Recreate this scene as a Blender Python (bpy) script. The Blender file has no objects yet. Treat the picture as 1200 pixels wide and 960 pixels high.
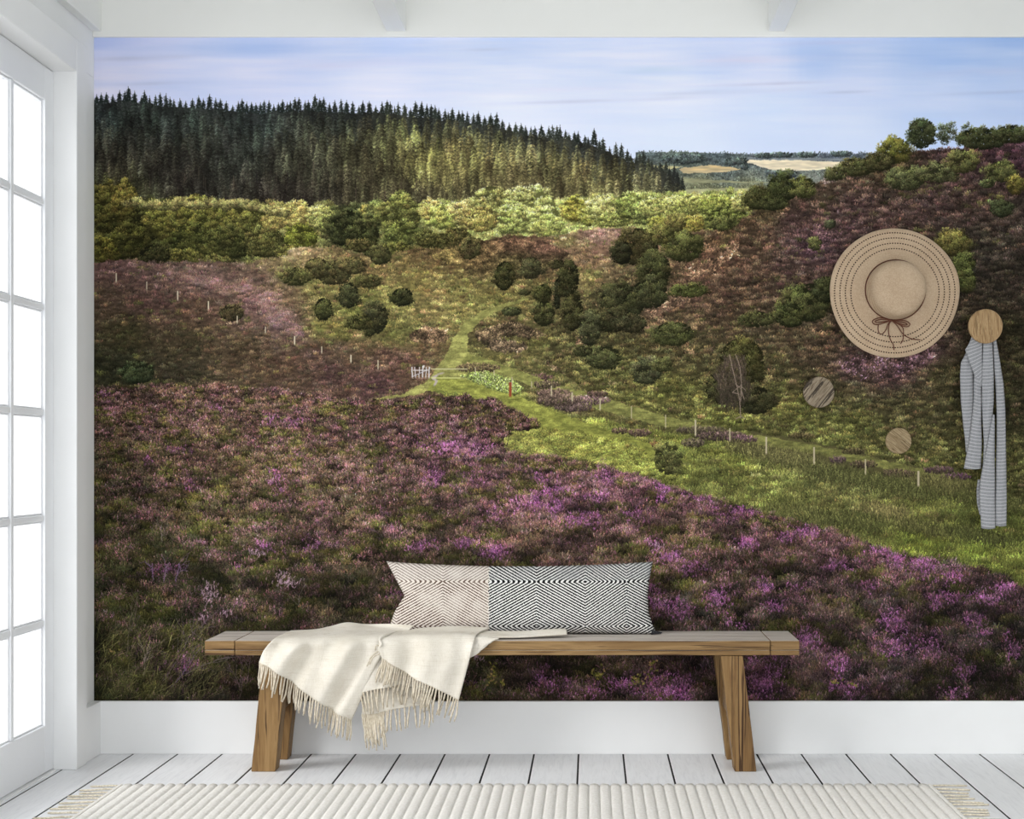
import bpy, bmesh, math, random
import numpy as np
from mathutils import Vector, Matrix, noise as mnoise

sc = bpy.context.scene
C = sc.collection
FPX = 1900.0                      # focal length in pixels of the 1200 x 960 frame
VX, VY, EYE = 693.0, 537.0, 1.076  # vanishing point of the floor boards, eye height

# ---------------------------------------------------------------- camera, sky, exposure
cam_d = bpy.data.cameras.new('camera'); cam = bpy.data.objects.new('camera', cam_d); C.objects.link(cam)
cam.location = (0, 0, EYE); cam.rotation_euler = (math.pi/2, 0, 0)
cam_d.sensor_fit = 'HORIZONTAL'; cam_d.sensor_width = 36.0; cam_d.lens = 36.0*FPX/1200
cam_d.shift_x = -(VX-600)/1200; cam_d.shift_y = (VY-480)/1200
cam_d.clip_start = 0.05
sc.camera = cam
world = bpy.data.worlds.new('daylight'); sc.world = world; world.use_nodes = True
bg = world.node_tree.nodes['Background']
bg.inputs['Color'].default_value = (0.965, 0.98, 1.0, 1); bg.inputs['Strength'].default_value = 1.25

sd = bpy.data.lights.new('soft_daylight', 'SUN'); sd.energy = 2.3; sd.angle = math.radians(34); sd.color = (1.0, .99, .975)
so = bpy.data.objects.new('soft_daylight', sd); C.objects.link(so)
so.rotation_euler = Vector((.74, .52, -.46)).to_track_quat('-Z', 'Y').to_euler()
vs = sc.view_settings
vs.view_transform = 'Standard'; vs.look = 'None'; vs.exposure = 0.43; vs.gamma = 1.0; vs.use_curve_mapping = False
PRINT_GAIN = 1.05

# ---------------------------------------------------------------- landscape print, painted procedurally
def paint_mural():
    S = 2.0
    X0, Y0, X1, Y1 = 110.0, 43.0, 1420.0, 834.0
    W, H = int((X1-X0)*S), int((Y1-Y0)*S)
    rng = np.random.default_rng(7)
    img = np.zeros((H, W, 3), np.float32)
    PX = (np.arange(W)/S + X0).astype(np.float32)[None, :]
    PY = (np.arange(H)/S + Y0).astype(np.float32)[:, None]

    def up(g, w, h):
        gh, gw = g.shape[:2]
        x = np.linspace(0, gw-1.001, w); y = np.linspace(0, gh-1.001, h)
        xi = x.astype(int); yi = y.astype(int)
        fx = (x-xi).astype(np.float32); fy = (y-yi).astype(np.float32)
        fx = fx*fx*(3-2*fx); fy = fy*fy*(3-2*fy)
        if g.ndim == 3:
            fx = fx[:, None]; fy = fy[:, None, None]
        else:
            fy = fy[:, None]
        rows = g[:, xi]*(1-fx) + g[:, xi+1]*fx
        return rows[yi]*(1-fy) + rows[yi+1]*fy

    def noise(sx, sy, r=None):          # value noise in -1..1, cell size in photo pixels
        r = r or rng
        gw = max(3, int(W/S/sx)+2); gh = max(3, int(H/S/sy)+2)
        return up(r.uniform(-1, 1, (gh, gw)).astype(np.float32), W, H)

    def fbm(sx, sy, n=3, p=.6):
        a = 1.0; out = 0; t = 0
        for k in range(n):
            out = out + a*noise(sx, sy); t += a*a
            a *= p; sx = max(1., sx/2); sy = max(1., sy/2)
        return ((out-out.mean())/out.std()).astype(np.float32)

    def poly(pts, rough=0, cell=6):
        P = np.array(pts, np.float32)
        m = np.zeros((H, W), bool)
        px, py = (P[:, 0]-X0)*S, (P[:, 1]-Y0)*S
        n = len(P)
        ylo, yhi = max(0, int(py.min())), min(H-1, int(py.max())+1)
        xs = np.arange(W)
        for y in range(ylo, yhi+1):
            c = []
            for i in range(n):
                j = (i+1) % n
                if (py[i] <= y+.5) != (py[j] <= y+.5):
                    c.append(px[i]+(y+.5-py[i])/(py[j]-py[i])*(px[j]-px[i]))
            c.sort()
            for a, b in zip(c[::2], c[1::2]):
                a_ = max(0, int(np.ceil(a))); b_ = min(W, int(np.ceil(b)))
                if b_ > a_: m[y, a_:b_] = True
        if rough:
            dx = (noise(cell, cell)*rough + noise(cell/3, cell/3)*rough*.5)*S
            dy = (noise(cell, cell)*rough + noise(cell/3, cell/3)*rough*.5)*S
            yy = np.clip(np.arange(H)[:, None]+dy, 0, H-1).astype(int)
            xx = np.clip(np.arange(W)[None, :]+dx, 0, W-1).astype(int)
            m = m[yy, xx]
        return m

    def field(ctrl, power=3.0):         # colours spread from control points (x, y, r, g, b)
        C = np.array(ctrl, np.float32)
        gw, gh = 132, 80
        gx = np.linspace(X0, X1, gw)[None, :, None]; gy = np.linspace(Y0, Y1, gh)[:, None, None]
        d = ((gx-C[None, None, :, 0])**2 + ((gy-C[None, None, :, 1])*1.4)**2 + 60.)**(power/2)
        w = 1/d; w /= w.sum(2, keepdims=True)
        return up((w @ C[:, 2:5]).astype(np.float32), W, H)

    def strokes(x0, y0, x1, y1, wd, c0, c1):
        """short painted lines in the order given; coordinates in photo pixels, colours 0-255"""
        if len(x0) == 0: return
        x0 = (x0-X0)*S; x1 = (x1-X0)*S; y0 = (y0-Y0)*S; y1 = (y1-Y0)*S
        wd = np.maximum(1, np.round(np.broadcast_to(wd, x0.shape)*S)).astype(int)
        L = np.maximum(1, np.ceil(np.maximum(abs(x1-x0), abs(y1-y0)))).astype(int)
        CH = 60000
        for a in range(0, len(x0), CH):
            sl = slice(a, a+CH)
            l, w = L[sl], wd[sl]
            cnt = l*w
            idx = np.repeat(np.arange(len(l)), cnt)
            st = np.cumsum(cnt)-cnt
            k = np.arange(cnt.sum())-np.repeat(st, cnt)
            li = l[idx]
            t = ((k % li)/np.maximum(1, li-1)).astype(np.float32)
            o = k//li - (w[idx]-1)/2
            flat = abs(x1[sl]-x0[sl]) > abs(y1[sl]-y0[sl])
            fl = flat[idx]
            x = x0[sl][idx]+(x1[sl]-x0[sl])[idx]*t + np.where(fl, 0, o)
            y = y0[sl][idx]+(y1[sl]-y0[sl])[idx]*t + np.where(fl, o, 0)
            xi = x.astype(int); yi = y.astype(int)
            ok = (xi >= 0) & (xi < W) & (yi >= 0) & (yi < H)
            ii = idx[ok]; tt = t[ok][:, None]
            img[yi[ok], xi[ok]] = c0[sl][ii]*(1-tt) + c1[sl][ii]*tt

    def samp(a, x, y):
        xi = np.clip(((x-X0)*S).astype(int), 0, W-1); yi = np.clip(((y-Y0)*S).astype(int), 0, H-1)
        return a[yi, xi]

    def pick(mask, n):                  # n random points inside a mask, back to front
        ys, xs = np.nonzero(mask)
        if len(xs) == 0: return np.zeros(0), np.zeros(0)
        k = rng.integers(0, len(xs), n)
        x = xs[k]/S+X0+rng.uniform(0, .5, n); y = ys[k]/S+Y0
        o = np.argsort(y, kind='stable')
        return x[o], y[o]

    def base(mask, F, amp=.25, sx=5, sy=3, n=3):
        f = fbm(sx, sy, n)
        c = F*np.exp(amp*f)[..., None]
        img[mask] = c[mask]

    def tufts(mask, F, n, ln=3., wd=1., ang=90, spread=25, amp=.35, root=.6, tip=1.15, clump=None, tints=(), camp=.3):
        """grass and heather: n little strokes coloured by the field F"""
        x, y = pick(mask, n)
        if len(x) == 0: return
        m = len(x)
        c = samp(F, x, y).astype(np.float32)
        lum = np.exp(rng.normal(0, amp, m))
        if clump is not None: lum = lum*np.exp(camp*samp(clump, x, y))
        for (tn, thr, soft, col, mix) in tints:      # noise map, threshold, softness, colour, strength
            p = np.clip((samp(tn, x, y)-thr)/soft, 0, 1)*mix
            hit = rng.uniform(0, 1, m) < p
            cc = np.array(col, np.float32)*rng.uniform(.8, 1.2, (m, 1))
            c = np.where(hit[:, None], cc, c)
        c = c*lum[:, None]*rng.uniform(.96, 1.04, (m, 3))
        a = np.radians(rng.normal(ang, spread, m))
        L = ln*rng.uniform(.5, 1.4, m) if np.isscalar(ln) else samp(ln, x, y)*rng.uniform(.5, 1.4, m)
        w_ = wd if np.isscalar(wd) else samp(wd, x, y)
        strokes(x, y, x+np.cos(a)*L, y-np.sin(a)*L, w_, c*root, c*tip)

    def domes(cx, cy, rx, ry, col, cover=1.2, leaf=2., lit=1.35, dark=.4, fan=35, jit=.2, cj=.05, wd=.5, flower=None, fp=None, sx=.15):
        """many small rounded clumps painted back to front: lit on top, dark underneath"""
        n = np.maximum(4, (np.pi*rx*ry*cover/np.maximum(.8, leaf*np.maximum(wd, .5)*1.3))).astype(int)
        i = np.repeat(np.arange(len(cx)), n); m = len(i)
        t = rng.uniform(0, 2*np.pi, m); r = np.sqrt(rng.uniform(0, 1, m))
        ux, uy = np.cos(t)*r, np.sin(t)*r
        x = cx[i]+ux*rx[i]; y = cy[i]+uy*ry[i]
        sh = np.clip(.5-.55*uy-sx*ux+.12*(1-r), 0, 1)
        f = (dark+(lit-dark)*sh)*np.exp(rng.normal(0, jit, m))
        c = col[i].astype(np.float32)
        if flower is not None:
            hit = rng.uniform(0, 1, m) < fp[i]*np.clip(.95-.55*uy, .15, 1.)
            c = np.where(hit[:, None], flower[i], c)
        c = c*f[:, None]*(1+rng.normal(0, cj, (m, 3)))
        o = np.lexsort((uy, i))
        a = np.radians(90-ux*fan+rng.normal(0, fan*.6, m))
        L = (leaf if np.isscalar(leaf) else leaf[i])*rng.uniform(.5, 1.4, m)
        w_ = np.broadcast_to(wd if np.isscalar(wd) else wd[i], (m,))
        x, y, a, L, w_, c = x[o], y[o], a[o], L[o], w_[o], c[o].astype(np.float32)
        strokes(x, y, x+np.cos(a)*L, y-np.sin(a)*L, w_, c*.8, c*1.12)

    def crown(cx, cy, rx, ry, col, leaf=1.5, lit=1.45, dark=.38, lobes=9, tall=False, gap=0., size=None):
        """a leafy crown built of many small lit lobes with an uneven outline"""
        if size is None: size = np.clip(min(rx, ry)*.24, 1.8, 4.6)
        n = int(1.9*rx*ry/size**2)+6
        t = rng.uniform(0, 2*np.pi, n); r = np.sqrt(rng.uniform(0, 1, n))
        ph = rng.uniform(0, 6.28, 3)
        edge = 1+.10*np.sin(2*t+ph[0])+.08*np.sin(3*t+ph[1])+.07*np.sin(5*t+ph[2])
        if tall: edge = edge*(1-.12*np.maximum(0, -np.sin(t)))
        ux, uy = np.cos(t)*r*edge, np.sin(t)*r*edge
        uy = np.where(uy > .62, .62+(uy-.62)*.4, uy)
        x = cx+ux*rx*.92; y = cy+uy*ry*.92
        o = np.argsort(y+rng.normal(0, size, n)); x, y, ux, uy = x[o], y[o], ux[o], uy[o]
        big = np.clip(1.08-.38*uy-.12*ux, .5, 1.5)
        col = np.array(col, np.float32)[None, :]*(big*np.exp(rng.normal(0, .13, n)))[:, None]*(1+rng.normal(0, .04, (n, 3)))
        k = rng.uniform(.6, 1.3, n)*size
        if gap == 0:
            q = int(rx*ry*1.2); tt_ = rng.uniform(0, 6.283, q); rr = np.sqrt(rng.uniform(0, 1, q))*.85
            X_ = cx+np.cos(tt_)*rr*rx; Y_ = cy+np.sin(tt_)*rr*ry; cc = np.repeat(col.mean(0, keepdims=True)*.42, q, 0).astype(np.float32)
            strokes(X_, Y_, X_+2.5, Y_-1, 2., cc, cc)
        else:
            keep = rng.uniform(0, 1, n) > .18; x, y, col, k = x[keep], y[keep], col[keep], k[keep]
        domes(x, y, k, k*.85, col, 1.1, leaf, lit, dark, 60, .17, .04, .5)

    def domefill(mask, F, n, rx, asp=.5, cover=1.1, leaf=2., lit=1.3, dark=.45, jit=.16, dj=.18, cj=.04, tints=(), lumn=None, la=.15, hue=.05, fan=35):
        """fill a region with clumps; rx, leaf: size as functions of the row"""
        x, y = pick(mask, n)
        if len(x) == 0: return
        m = len(x); c = samp(F, x, y).astype(np.float32)
        for (tn, thr, soft, col, mix) in tints:
            p = np.clip((samp(tn, x, y)-thr)/soft, 0, 1)*mix
            hit = rng.uniform(0, 1, m) < p
            c = np.where(hit[:, None], np.array(col, np.float32)*.8+c*.2, c)
        l = np.exp(rng.normal(0, dj, m))
        if lumn is not None: l = l*np.exp(la*samp(lumn, x, y))
        c = c*l[:, None]*(1+rng.normal(0, hue, (m, 3)))
        R = (rx(y) if callable(rx) else np.full(m, float(rx)))*rng.uniform(.6, 1.35, m)
        Lf = (leaf(y) if callable(leaf) else np.full(m, float(leaf)))
        domes(x, y, R, R*asp, c, cover, Lf, lit, dark, fan, jit, cj, .5)

    def line(pts, wd, col, jit=0.):
        P = np.array(pts, float)
        c = np.array([col], np.float32)
        for a, b in zip(P[:-1], P[1:]):
            strokes(a[:1], a[1:2], b[:1], b[1:2], np.array([wd]), c, c)

    # ---- sky
    F = field([(115,48,158,178,236),(115,75,196,203,240),(115,105,214,214,243),(300,50,160,185,238),(300,95,205,210,242),
               (450,48,178,198,242),(450,90,212,218,244),(600,50,190,206,242),(600,85,215,222,246),(600,120,222,228,246),
               (750,60,205,215,244),(780,110,210,220,244),(800,160,206,220,243),(850,50,190,205,242),(900,85,208,215,243),(900,130,192,211,243),
               (960,60,160,188,238),(1000,95,190,205,242),(1000,160,196,213,243),(1100,60,150,182,236),(1190,48,128,168,230),(1190,75,160,188,236),
               (1100,110,180,200,240),(1190,110,170,194,238),(1100,150,176,200,241),(1300,60,130,168,230),(1400,100,165,190,236),(1400,160,175,198,240)])
    ci = fbm(170, 14, 4, .55); c2 = fbm(70, 7, 3, .6)
    w = np.clip(ci*.33+.1*c2, -1, 1)[..., None]
    fade = np.clip((190-PY)/120, .15, 1)[..., None]
    F = F*.7+np.array([230, 232, 246], np.float32)*.3
    sky = F*1.04 + w*fade*np.array([15, 9, 3], np.float32)
    img[:] = sky
    def streak(cx, cy, rx, ry, col, k):
        g = np.exp(-((PX-cx)/rx)**2-((PY-cy-(PX-cx)*-.035)/ry)**2)*(.7+.2*c2)
        g = np.clip(g*k, 0, 1)[..., None]
        img[:] = img*(1-g)+np.array(col, np.float32)*g
    for s in [(165,68,60,3,(176,184,216),.5),(170,98,45,2,(180,188,218),.6),(570,58,25,2,(186,194,222),.5),(650,105,120,4,(228,226,244),.5),
              (700,118,110,2.5,(196,202,226),.55),(900,98,60,2,(186,192,222),.6),(830,108,110,3,(190,198,226),.4),(990,108,30,2,(182,194,224),.5),
              (1170,108,60,2,(168,184,222),.5),(870,70,90,6,(218,216,242),.6),(1150,85,60,5,(196,204,240),.4),(400,75,90,7,(214,214,244),.5),
              (760,82,40,5,(190,214,240),.6),(960,50,50,3,(205,206,240),.5)]:
        streak(*s)

    # ---- far country
    m = poly([(745,178),(800,178),(860,180),(900,181),(950,179),(1000,180),(1060,178),(1060,260),(745,260)], .6, 4)
    F = field([(760,182,92,108,104),(840,182,88,106,106),(900,184,96,110,122),(980,183,98,112,124),(800,195,90,108,92),(850,205,92,112,100),
               (900,208,112,128,112),(960,210,122,132,116),(820,218,124,128,92),(880,222,140,142,100),(760,215,110,112,70),(840,235,128,132,74)])
    base(m, F, .16, 6, 3)
    tufts(m, F, 9000, 1.8, 1., 80, 30, .22, .75, 1.05)
    for pts, col in [([(868,187),(905,186),(950,188),(1003,190),(1040,191),(1040,199),(985,197),(940,200),(905,199),(886,194)], (238,222,190)),
                     ([(796,197),(832,193),(852,195),(868,198),(846,202),(800,203)], (208,182,132)), ([(870,184),(1010,186),(1010,188),(870,187)], (128,140,140)),
                     ([(752,193),(800,195),(790,198),(752,198)], (180,172,120)), ([(800,208),(860,212),(940,214),(800,214)], (148,148,108)),
                     ([(795,222),(870,220),(960,222),(960,226),(800,228)], (170,168,120))]:
        mm = poly(pts, .6, 5); img[mm] = (np.array(col, np.float32)*np.exp(.05*fbm(12, 2, 2))[..., None])[mm]
    for x, y, rx, ry in [(856,190,8,5),(868,189,8,4),(872,196,5,3),(908,204,12,4),(925,205,10,5),(895,183,14,3),(915,182,14,3),(945,182,12,3),(985,181,16,3),(800,187,30,6)]:
        crown(x, y, rx, ry, (84,100,92), leaf=1.2, lit=1.2, dark=.7, lobes=5)

    # ---- spruce forest
    top = [(110,112),(150,109),(200,116),(240,118),(300,124),(350,121),(420,123),(460,124),(500,128),(560,136),(620,148),(680,158),(700,163),(735,179),(770,188),(790,198),(801,214)]
    tx = [p[0] for p in top]; ty = [p[1] for p in top]
    m = poly([(110,122)]+[(x, y+9) for x, y in top]+[(800,235),(640,250),(500,262),(350,270),(110,256)], 2, 5)
    F = field([(120,130,40,50,46),(200,130,42,54,46),(300,140,44,56,50),(400,140,48,58,48),(500,140,58,66,50),(560,142,60,68,54),(620,155,56,66,52),(680,165,58,66,52),(740,185,78,80,54),
               (120,190,50,50,38),(200,200,46,46,36),(280,190,42,48,38),(300,225,46,44,34),(360,200,52,54,38),(420,170,70,72,44),(440,220,66,64,40),(480,165,104,104,56),(500,190,112,108,54),(540,175,122,116,62),
               (560,195,118,112,58),(600,170,94,96,56),(600,200,122,114,64),(650,190,108,104,58),(680,210,118,110,62),(720,205,96,94,52),(770,210,84,84,52),(790,215,60,66,48),(480,235,70,66,42),(560,225,78,74,44),(640,225,100,96,54),
               (130,225,70,72,36),(350,235,50,46,36)])
    img[m] = (F*.6*np.exp(.18*fbm(5, 9, 3))[..., None])[m]
    tr = []
    x = 104.
    while x < 804:
        yt = np.interp(x, tx, ty)
        tr.append((x, yt+rng.normal(-1.5, 3.2), 1, rng.uniform(.8, 1.35))); x += rng.uniform(3.5, 8)
    for r_ in range(1, 16):
        x = 104+rng.uniform(0, 9)
        while x < 800:
            yt = np.interp(x, tx, ty)+2+r_*7+rng.uniform(-5, 5)
            if yt < 236 - (0 if x < 450 else 10): tr.append((x, yt, 0, rng.uniform(.8, 1.3)))
            x += rng.uniform(8, 17)
    tr.sort(key=lambda q: q[1])
    for (x, yt, first, sc_) in tr:
        h = (rng.uniform(34, 52) if first else rng.uniform(20, 34))*sc_*(1 if x < 600 else .85)
        hw = rng.uniform(.15, .22)*h if first else rng.uniform(.22, .34)*h
        col = samp(F, np.array([x]), np.array([min(yt+14, 236)]))[0]*np.exp(rng.normal(.08, .2))*rng.uniform(.96, 1.04, 3)
        if first: col = col*.3+np.array([50, 58, 54])*.7
        n = int(h*hw*1.5)
        t = rng.uniform(0, 1, n)**.62
        ph = ((t*h/rng.uniform(3.8, 5.4)) % 1)
        half = hw*(t**.85)*(.55+.5*ph)+.35
        s = rng.uniform(-1, 1, n)
        x0_ = x+s*half; y0_ = yt+t*h+abs(s)*half*.3
        L = rng.uniform(.8, 2.4, n)
        x1_ = x0_+np.sign(s)*L; y1_ = y0_+L*.55
        sh = np.where(s > .1, .72, 1.1)*(1.2-.55*ph)*np.exp(rng.normal(0, .2, n))
        c = np.clip(col*sh[:, None], 0, 255).astype(np.float32)
        o = np.argsort(-t)
        ca = c[o]
        strokes(x0_[o], y0_[o], x1_[o], y1_[o], .5, ca*.9, ca*1.1)
        if first: line([(x, yt-2.), (x, yt+5)], .5, tuple(col*.9))
        if first:
            q = int(h*hw*.7); t = rng.uniform(0, .55, q); s = rng.uniform(-1, 1, q)*hw*(t**.9)*.9
            cc = np.repeat((col*.78)[None, :], q, 0).astype(np.float32)*rng.uniform(.8, 1.15, (q, 1)).astype(np.float32)
            strokes(x+s, yt+t*h, x+s*1.35, yt+t*h+1, 1., cc, cc)
    # bare trunks and dark gaps between the spruces
    for k in range(46):
        x = rng.uniform(112, 480); y = rng.uniform(205, 240); L = rng.uniform(6, 18)
        line([(x, y), (x+rng.uniform(-.5, .5), y-L)], .5, [(78,64,54),(30,28,30),(84,74,56)][rng.integers(3)])
    gp = poly([(110,175),(480,190),(560,210),(780,205),(780,228),(560,240),(330,250),(110,232)], 4, 9)
    x, y = pick(gp, 1500); c = samp(F, x, y)*np.exp(rng.normal(-.25, .25, (len(x), 1)))
    strokes(x, y, x+rng.uniform(-1, 1, len(x)), y+rng.uniform(2, 6, len(x)), .6, c, c*.9)
    mm = m & (PY < 245) & (PY > np.interp(PX, tx, ty)+4)
    img[mm] = (img*(.16*np.clip(fbm(16, 20, 3), -1.6, 1.6)+1.02)[..., None]+np.array([7, 3, 4], np.float32))[mm]

    gnd = poly([(110,250),(400,258),(600,240),(800,230),(880,225),(1000,215),(1420,200),(1420,822),(110,822)])
    img[gnd] = np.array([84, 78, 44], np.float32)
    # ---- strip of sunlit broadleaf trees
    m = poly([(110,235),(400,240),(640,235),(800,225),(880,225),(880,262),(830,290),(700,290),(590,290),(430,300),(320,312),(110,312)], 3, 9)
    F = field([(120,260,84,84,34),(180,260,74,78,32),(240,262,82,86,36),(300,262,92,92,42),(340,255,150,140,70),(340,300,96,92,46),(150,295,62,62,28),(260,300,64,66,32),(420,262,60,68,34),(470,250,110,128,62),
               (520,250,168,166,84),(560,245,172,172,84),(620,250,176,190,96),(700,245,160,160,76),(760,245,160,172,82),(840,245,156,166,78),(460,290,86,88,42),(840,270,120,126,52)])
    base(m, F*.75, .2, 4, 4)
    domefill(m, F, 3600, 4., .8, 1.2, 1.6, 1.3, .4, .2, .2)
    C = [(125,245,26,34,(86,86,36),0),(145,235,16,26,(112,106,44),1),(228,238,8,12,(122,120,54),1),(170,262,22,26,(62,64,28),0),(200,262,30,26,(104,106,44),0),(245,258,34,26,(98,102,42),0),(290,262,32,26,(92,96,42),0),(225,283,30,24,(70,78,32),0),(270,285,34,22,(66,72,32),0),(310,285,26,20,(88,92,44),0),
         (150,285,26,22,(66,68,28),0),(122,295,18,16,(92,90,32),0),(215,305,30,13,(86,88,38),0),(255,310,24,11,(84,86,42),0),(180,300,20,14,(52,54,28),0),
         (320,258,14,16,(150,142,74),0),(345,252,18,17,(170,160,84),0),(352,278,22,17,(106,120,38),0),(375,256,16,17,(150,156,84),0),(385,262,13,15,(120,132,66),0),(430,256,18,16,(150,140,64),0),
         (405,268,26,24,(56,66,34),0),(425,275,20,18,(62,70,36),0),(440,252,14,16,(108,122,62),0),(468,254,26,29,(112,122,58),0),(470,275,24,16,(96,114,50),0),(505,247,16,15,(176,166,86),0),(520,254,20,18,(150,164,74),0),
         (545,250,20,18,(178,168,92),0),(575,240,24,24,(132,140,74),0),(562,258,22,17,(150,144,72),0),(622,248,33,30,(172,192,98),0),(640,262,22,20,(168,186,92),0),(600,258,18,20,(160,184,90),0),(610,228,18,10,(186,198,108),0),
         (672,246,15,17,(146,146,56),0),(690,255,14,12,(156,164,70),0),(705,245,20,17,(184,192,104),0),(718,258,22,10,(140,156,74),0),(738,242,20,18,(122,144,66),0),(752,252,14,14,(116,136,66),0),(765,243,18,13,(172,182,94),0),
         (795,243,20,15,(168,178,88),0),(812,240,24,13,(152,164,80),0),(840,243,24,15,(128,146,62),0),(852,258,28,18,(92,110,46),0),(870,238,16,12,(164,166,88),0),(770,262,12,10,(140,146,60),0),(810,262,16,12,(150,146,62),0),
         (535,280,18,14,(84,82,42),0),(512,285,24,12,(84,84,42),0),(498,280,14,11,(92,96,46),0),(460,296,26,13,(96,100,46),0),(440,300,18,13,(68,74,38),0),(420,288,18,9,(82,80,42),0),(555,290,14,12,(84,84,44),0),(338,300,16,14,(92,92,44),0)]
    for (x, y, rx, ry, col, pt) in C:
        q_ = 1.14 if (x > 318 and sum(col) > 300) else 1.
        crown(x, y, rx, ry, np.array(col)*(1.04*q_, .98*q_, .9*q_), leaf=1.4, lit=1.22, dark=.3, lobes=14, tall=bool(pt), size=np.clip(min(rx, ry)*.17, 1.8, 3.6))

    for x in np.arange(150, 335, 6.):
        yy = np.interp(x, [150, 200, 260, 300, 335], [240, 239, 240, 242, 250])+rng.normal(0, 2)
        crown(x, yy, rng.uniform(5, 9), rng.uniform(4, 6), (132, 124, 66), leaf=1.4, lit=1.25, dark=.5, size=2.4)
    # ---- middle slopes
    mid = poly([(110,308),(150,304),(190,308),(240,306),(290,308),(335,300),(345,290),(400,290),(440,305),(480,292),(520,292),(560,283),(600,276),(640,277),(700,268),(740,267),(760,275),(880,268),(880,600),(110,600)], 1.2, 7)
    F = field([(130,312,110,78,72),(180,320,108,80,72),(240,330,112,84,76),(300,335,114,86,74),(300,355,118,84,80),(330,378,106,78,76),(350,392,102,76,66),(120,350,88,68,52),(180,360,92,66,56),(230,365,90,66,50),
               (150,390,66,60,34),(220,400,70,60,38),(290,410,74,60,40),(130,430,48,48,30),(210,440,60,54,36),(330,430,80,60,44),(390,440,80,56,50),(440,450,84,56,56),(370,415,84,60,52),(400,405,96,72,56),(455,415,96,68,56),(480,425,104,72,60),
               (350,320,112,104,58),(370,340,128,118,58),(340,345,124,100,70),(375,385,132,124,56),(400,392,116,112,48),(420,360,108,110,46),(440,320,130,106,60),(460,350,126,122,58),(490,330,140,126,62),(510,350,152,132,74),(520,375,142,128,68),(480,390,112,112,54),(500,400,118,92,60),
               (460,395,112,112,50),(360,305,160,130,84),(350,290,190,160,110),(400,300,120,100,60),(500,300,112,88,52),(530,300,104,84,48),(570,300,88,66,42),(600,290,98,72,50),(630,295,110,76,60),(640,310,84,70,42),(560,320,116,98,56),(590,345,124,114,56),
               (690,278,168,122,104),(670,290,160,118,90),(700,300,158,116,86),(680,310,150,112,78),(710,278,176,134,112),(690,320,138,126,66),(670,285,128,126,62),(720,315,120,100,66),
               (560,355,136,130,62),(620,340,104,94,48),(530,340,144,128,66),(545,375,138,130,64),(560,390,92,80,48),(600,385,96,86,48),(580,410,104,96,50),(630,400,98,92,46),(660,420,92,84,46),(700,400,86,76,46),(700,360,78,76,40),(740,380,76,70,40),(650,440,100,98,50),
               (720,430,96,90,46),(760,440,98,96,44),(820,470,100,98,46),(860,490,96,100,42),(600,430,104,98,52),(560,425,112,110,54),(740,340,84,66,48),(800,350,92,72,52),(840,300,92,70,50),(800,400,84,74,46)])
    base(mid, F*.86, .12, 5, 2.5)
    cl = fbm(9, 4, 3, .7); cg = fbm(26, 9, 3); cr = fbm(18, 7, 3)
    left = mid & (PX < 520); 
    domefill(mid, F, 17000, 3.4, .5, 1.2, 1.7, 1.22, .62, .14, .13, .035, [(cg,.6,1.,(100,104,44),.4),(cr,.7,1.,(122,92,62),.35)], cl, .17)
    # heather patches: leftmost slope bloom and the patches of the valley
    hp = poly([(200,318),(260,328),(310,338),(335,355),(345,380),(352,398),(325,385),(290,350),(240,338),(200,328)], 4, 9)
    domefill(hp, F, 900, 4, .45, 1.2, 1.8, 1.25, .6, .14, .1, .04, [(cl,0,1.5,(116,82,92),.4)], cl, .1)
    for pts, col in [([(480,392),(500,384),(525,388),(522,402),(498,402),(482,400)], (98,76,54)), ([(570,385),(600,378),(640,392),(620,398),(600,392),(560,402),(556,392)], (84,68,48)),
                     ([(560,402),(590,398),(620,408),(600,414),(575,412)], (86,70,52)), ([(640,424),(690,430),(720,440),(700,445),(650,436)], (86,70,50)), ([(620,440),(650,442),(640,448)], (92,66,62))]:
        mm = poly(pts, 2, 6)
        tufts(mm, field([(500,400)+col, (600,400)+col]), int(mm.sum()*.35), 2.2, .9, 70, 40, .3, .7, 1.2, cl)
    # deep shade on the low hill
    mm = poly([(500,300),(530,290),(580,280),(640,284),(665,300),(640,318),(600,328),(560,318),(520,305)], 3, 8)
    tufts(mm, field([(520,300,104,88,46),(560,295,82,64,38),(600,285,98,70,50),(640,295,104,72,56),(600,310,74,66,36),(640,312,76,68,38)]), 9000, 1.8, .9, 75, 45, .2, .8, 1.15, cl)
    # ---- right hand hill
    hill = poly([(690,345),(740,320),(780,310),(820,285),(860,262),(880,250),(905,232),(940,222),(975,206),(1010,195),(1035,185),(1060,178),(1100,176),(1140,172),(1200,163),(1300,158),(1420,150),(1420,640),(1200,600),(1150,565),(1000,528),(860,500),(760,480),(690,460),(640,420),(650,380)], 1.5, 7)
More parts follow.
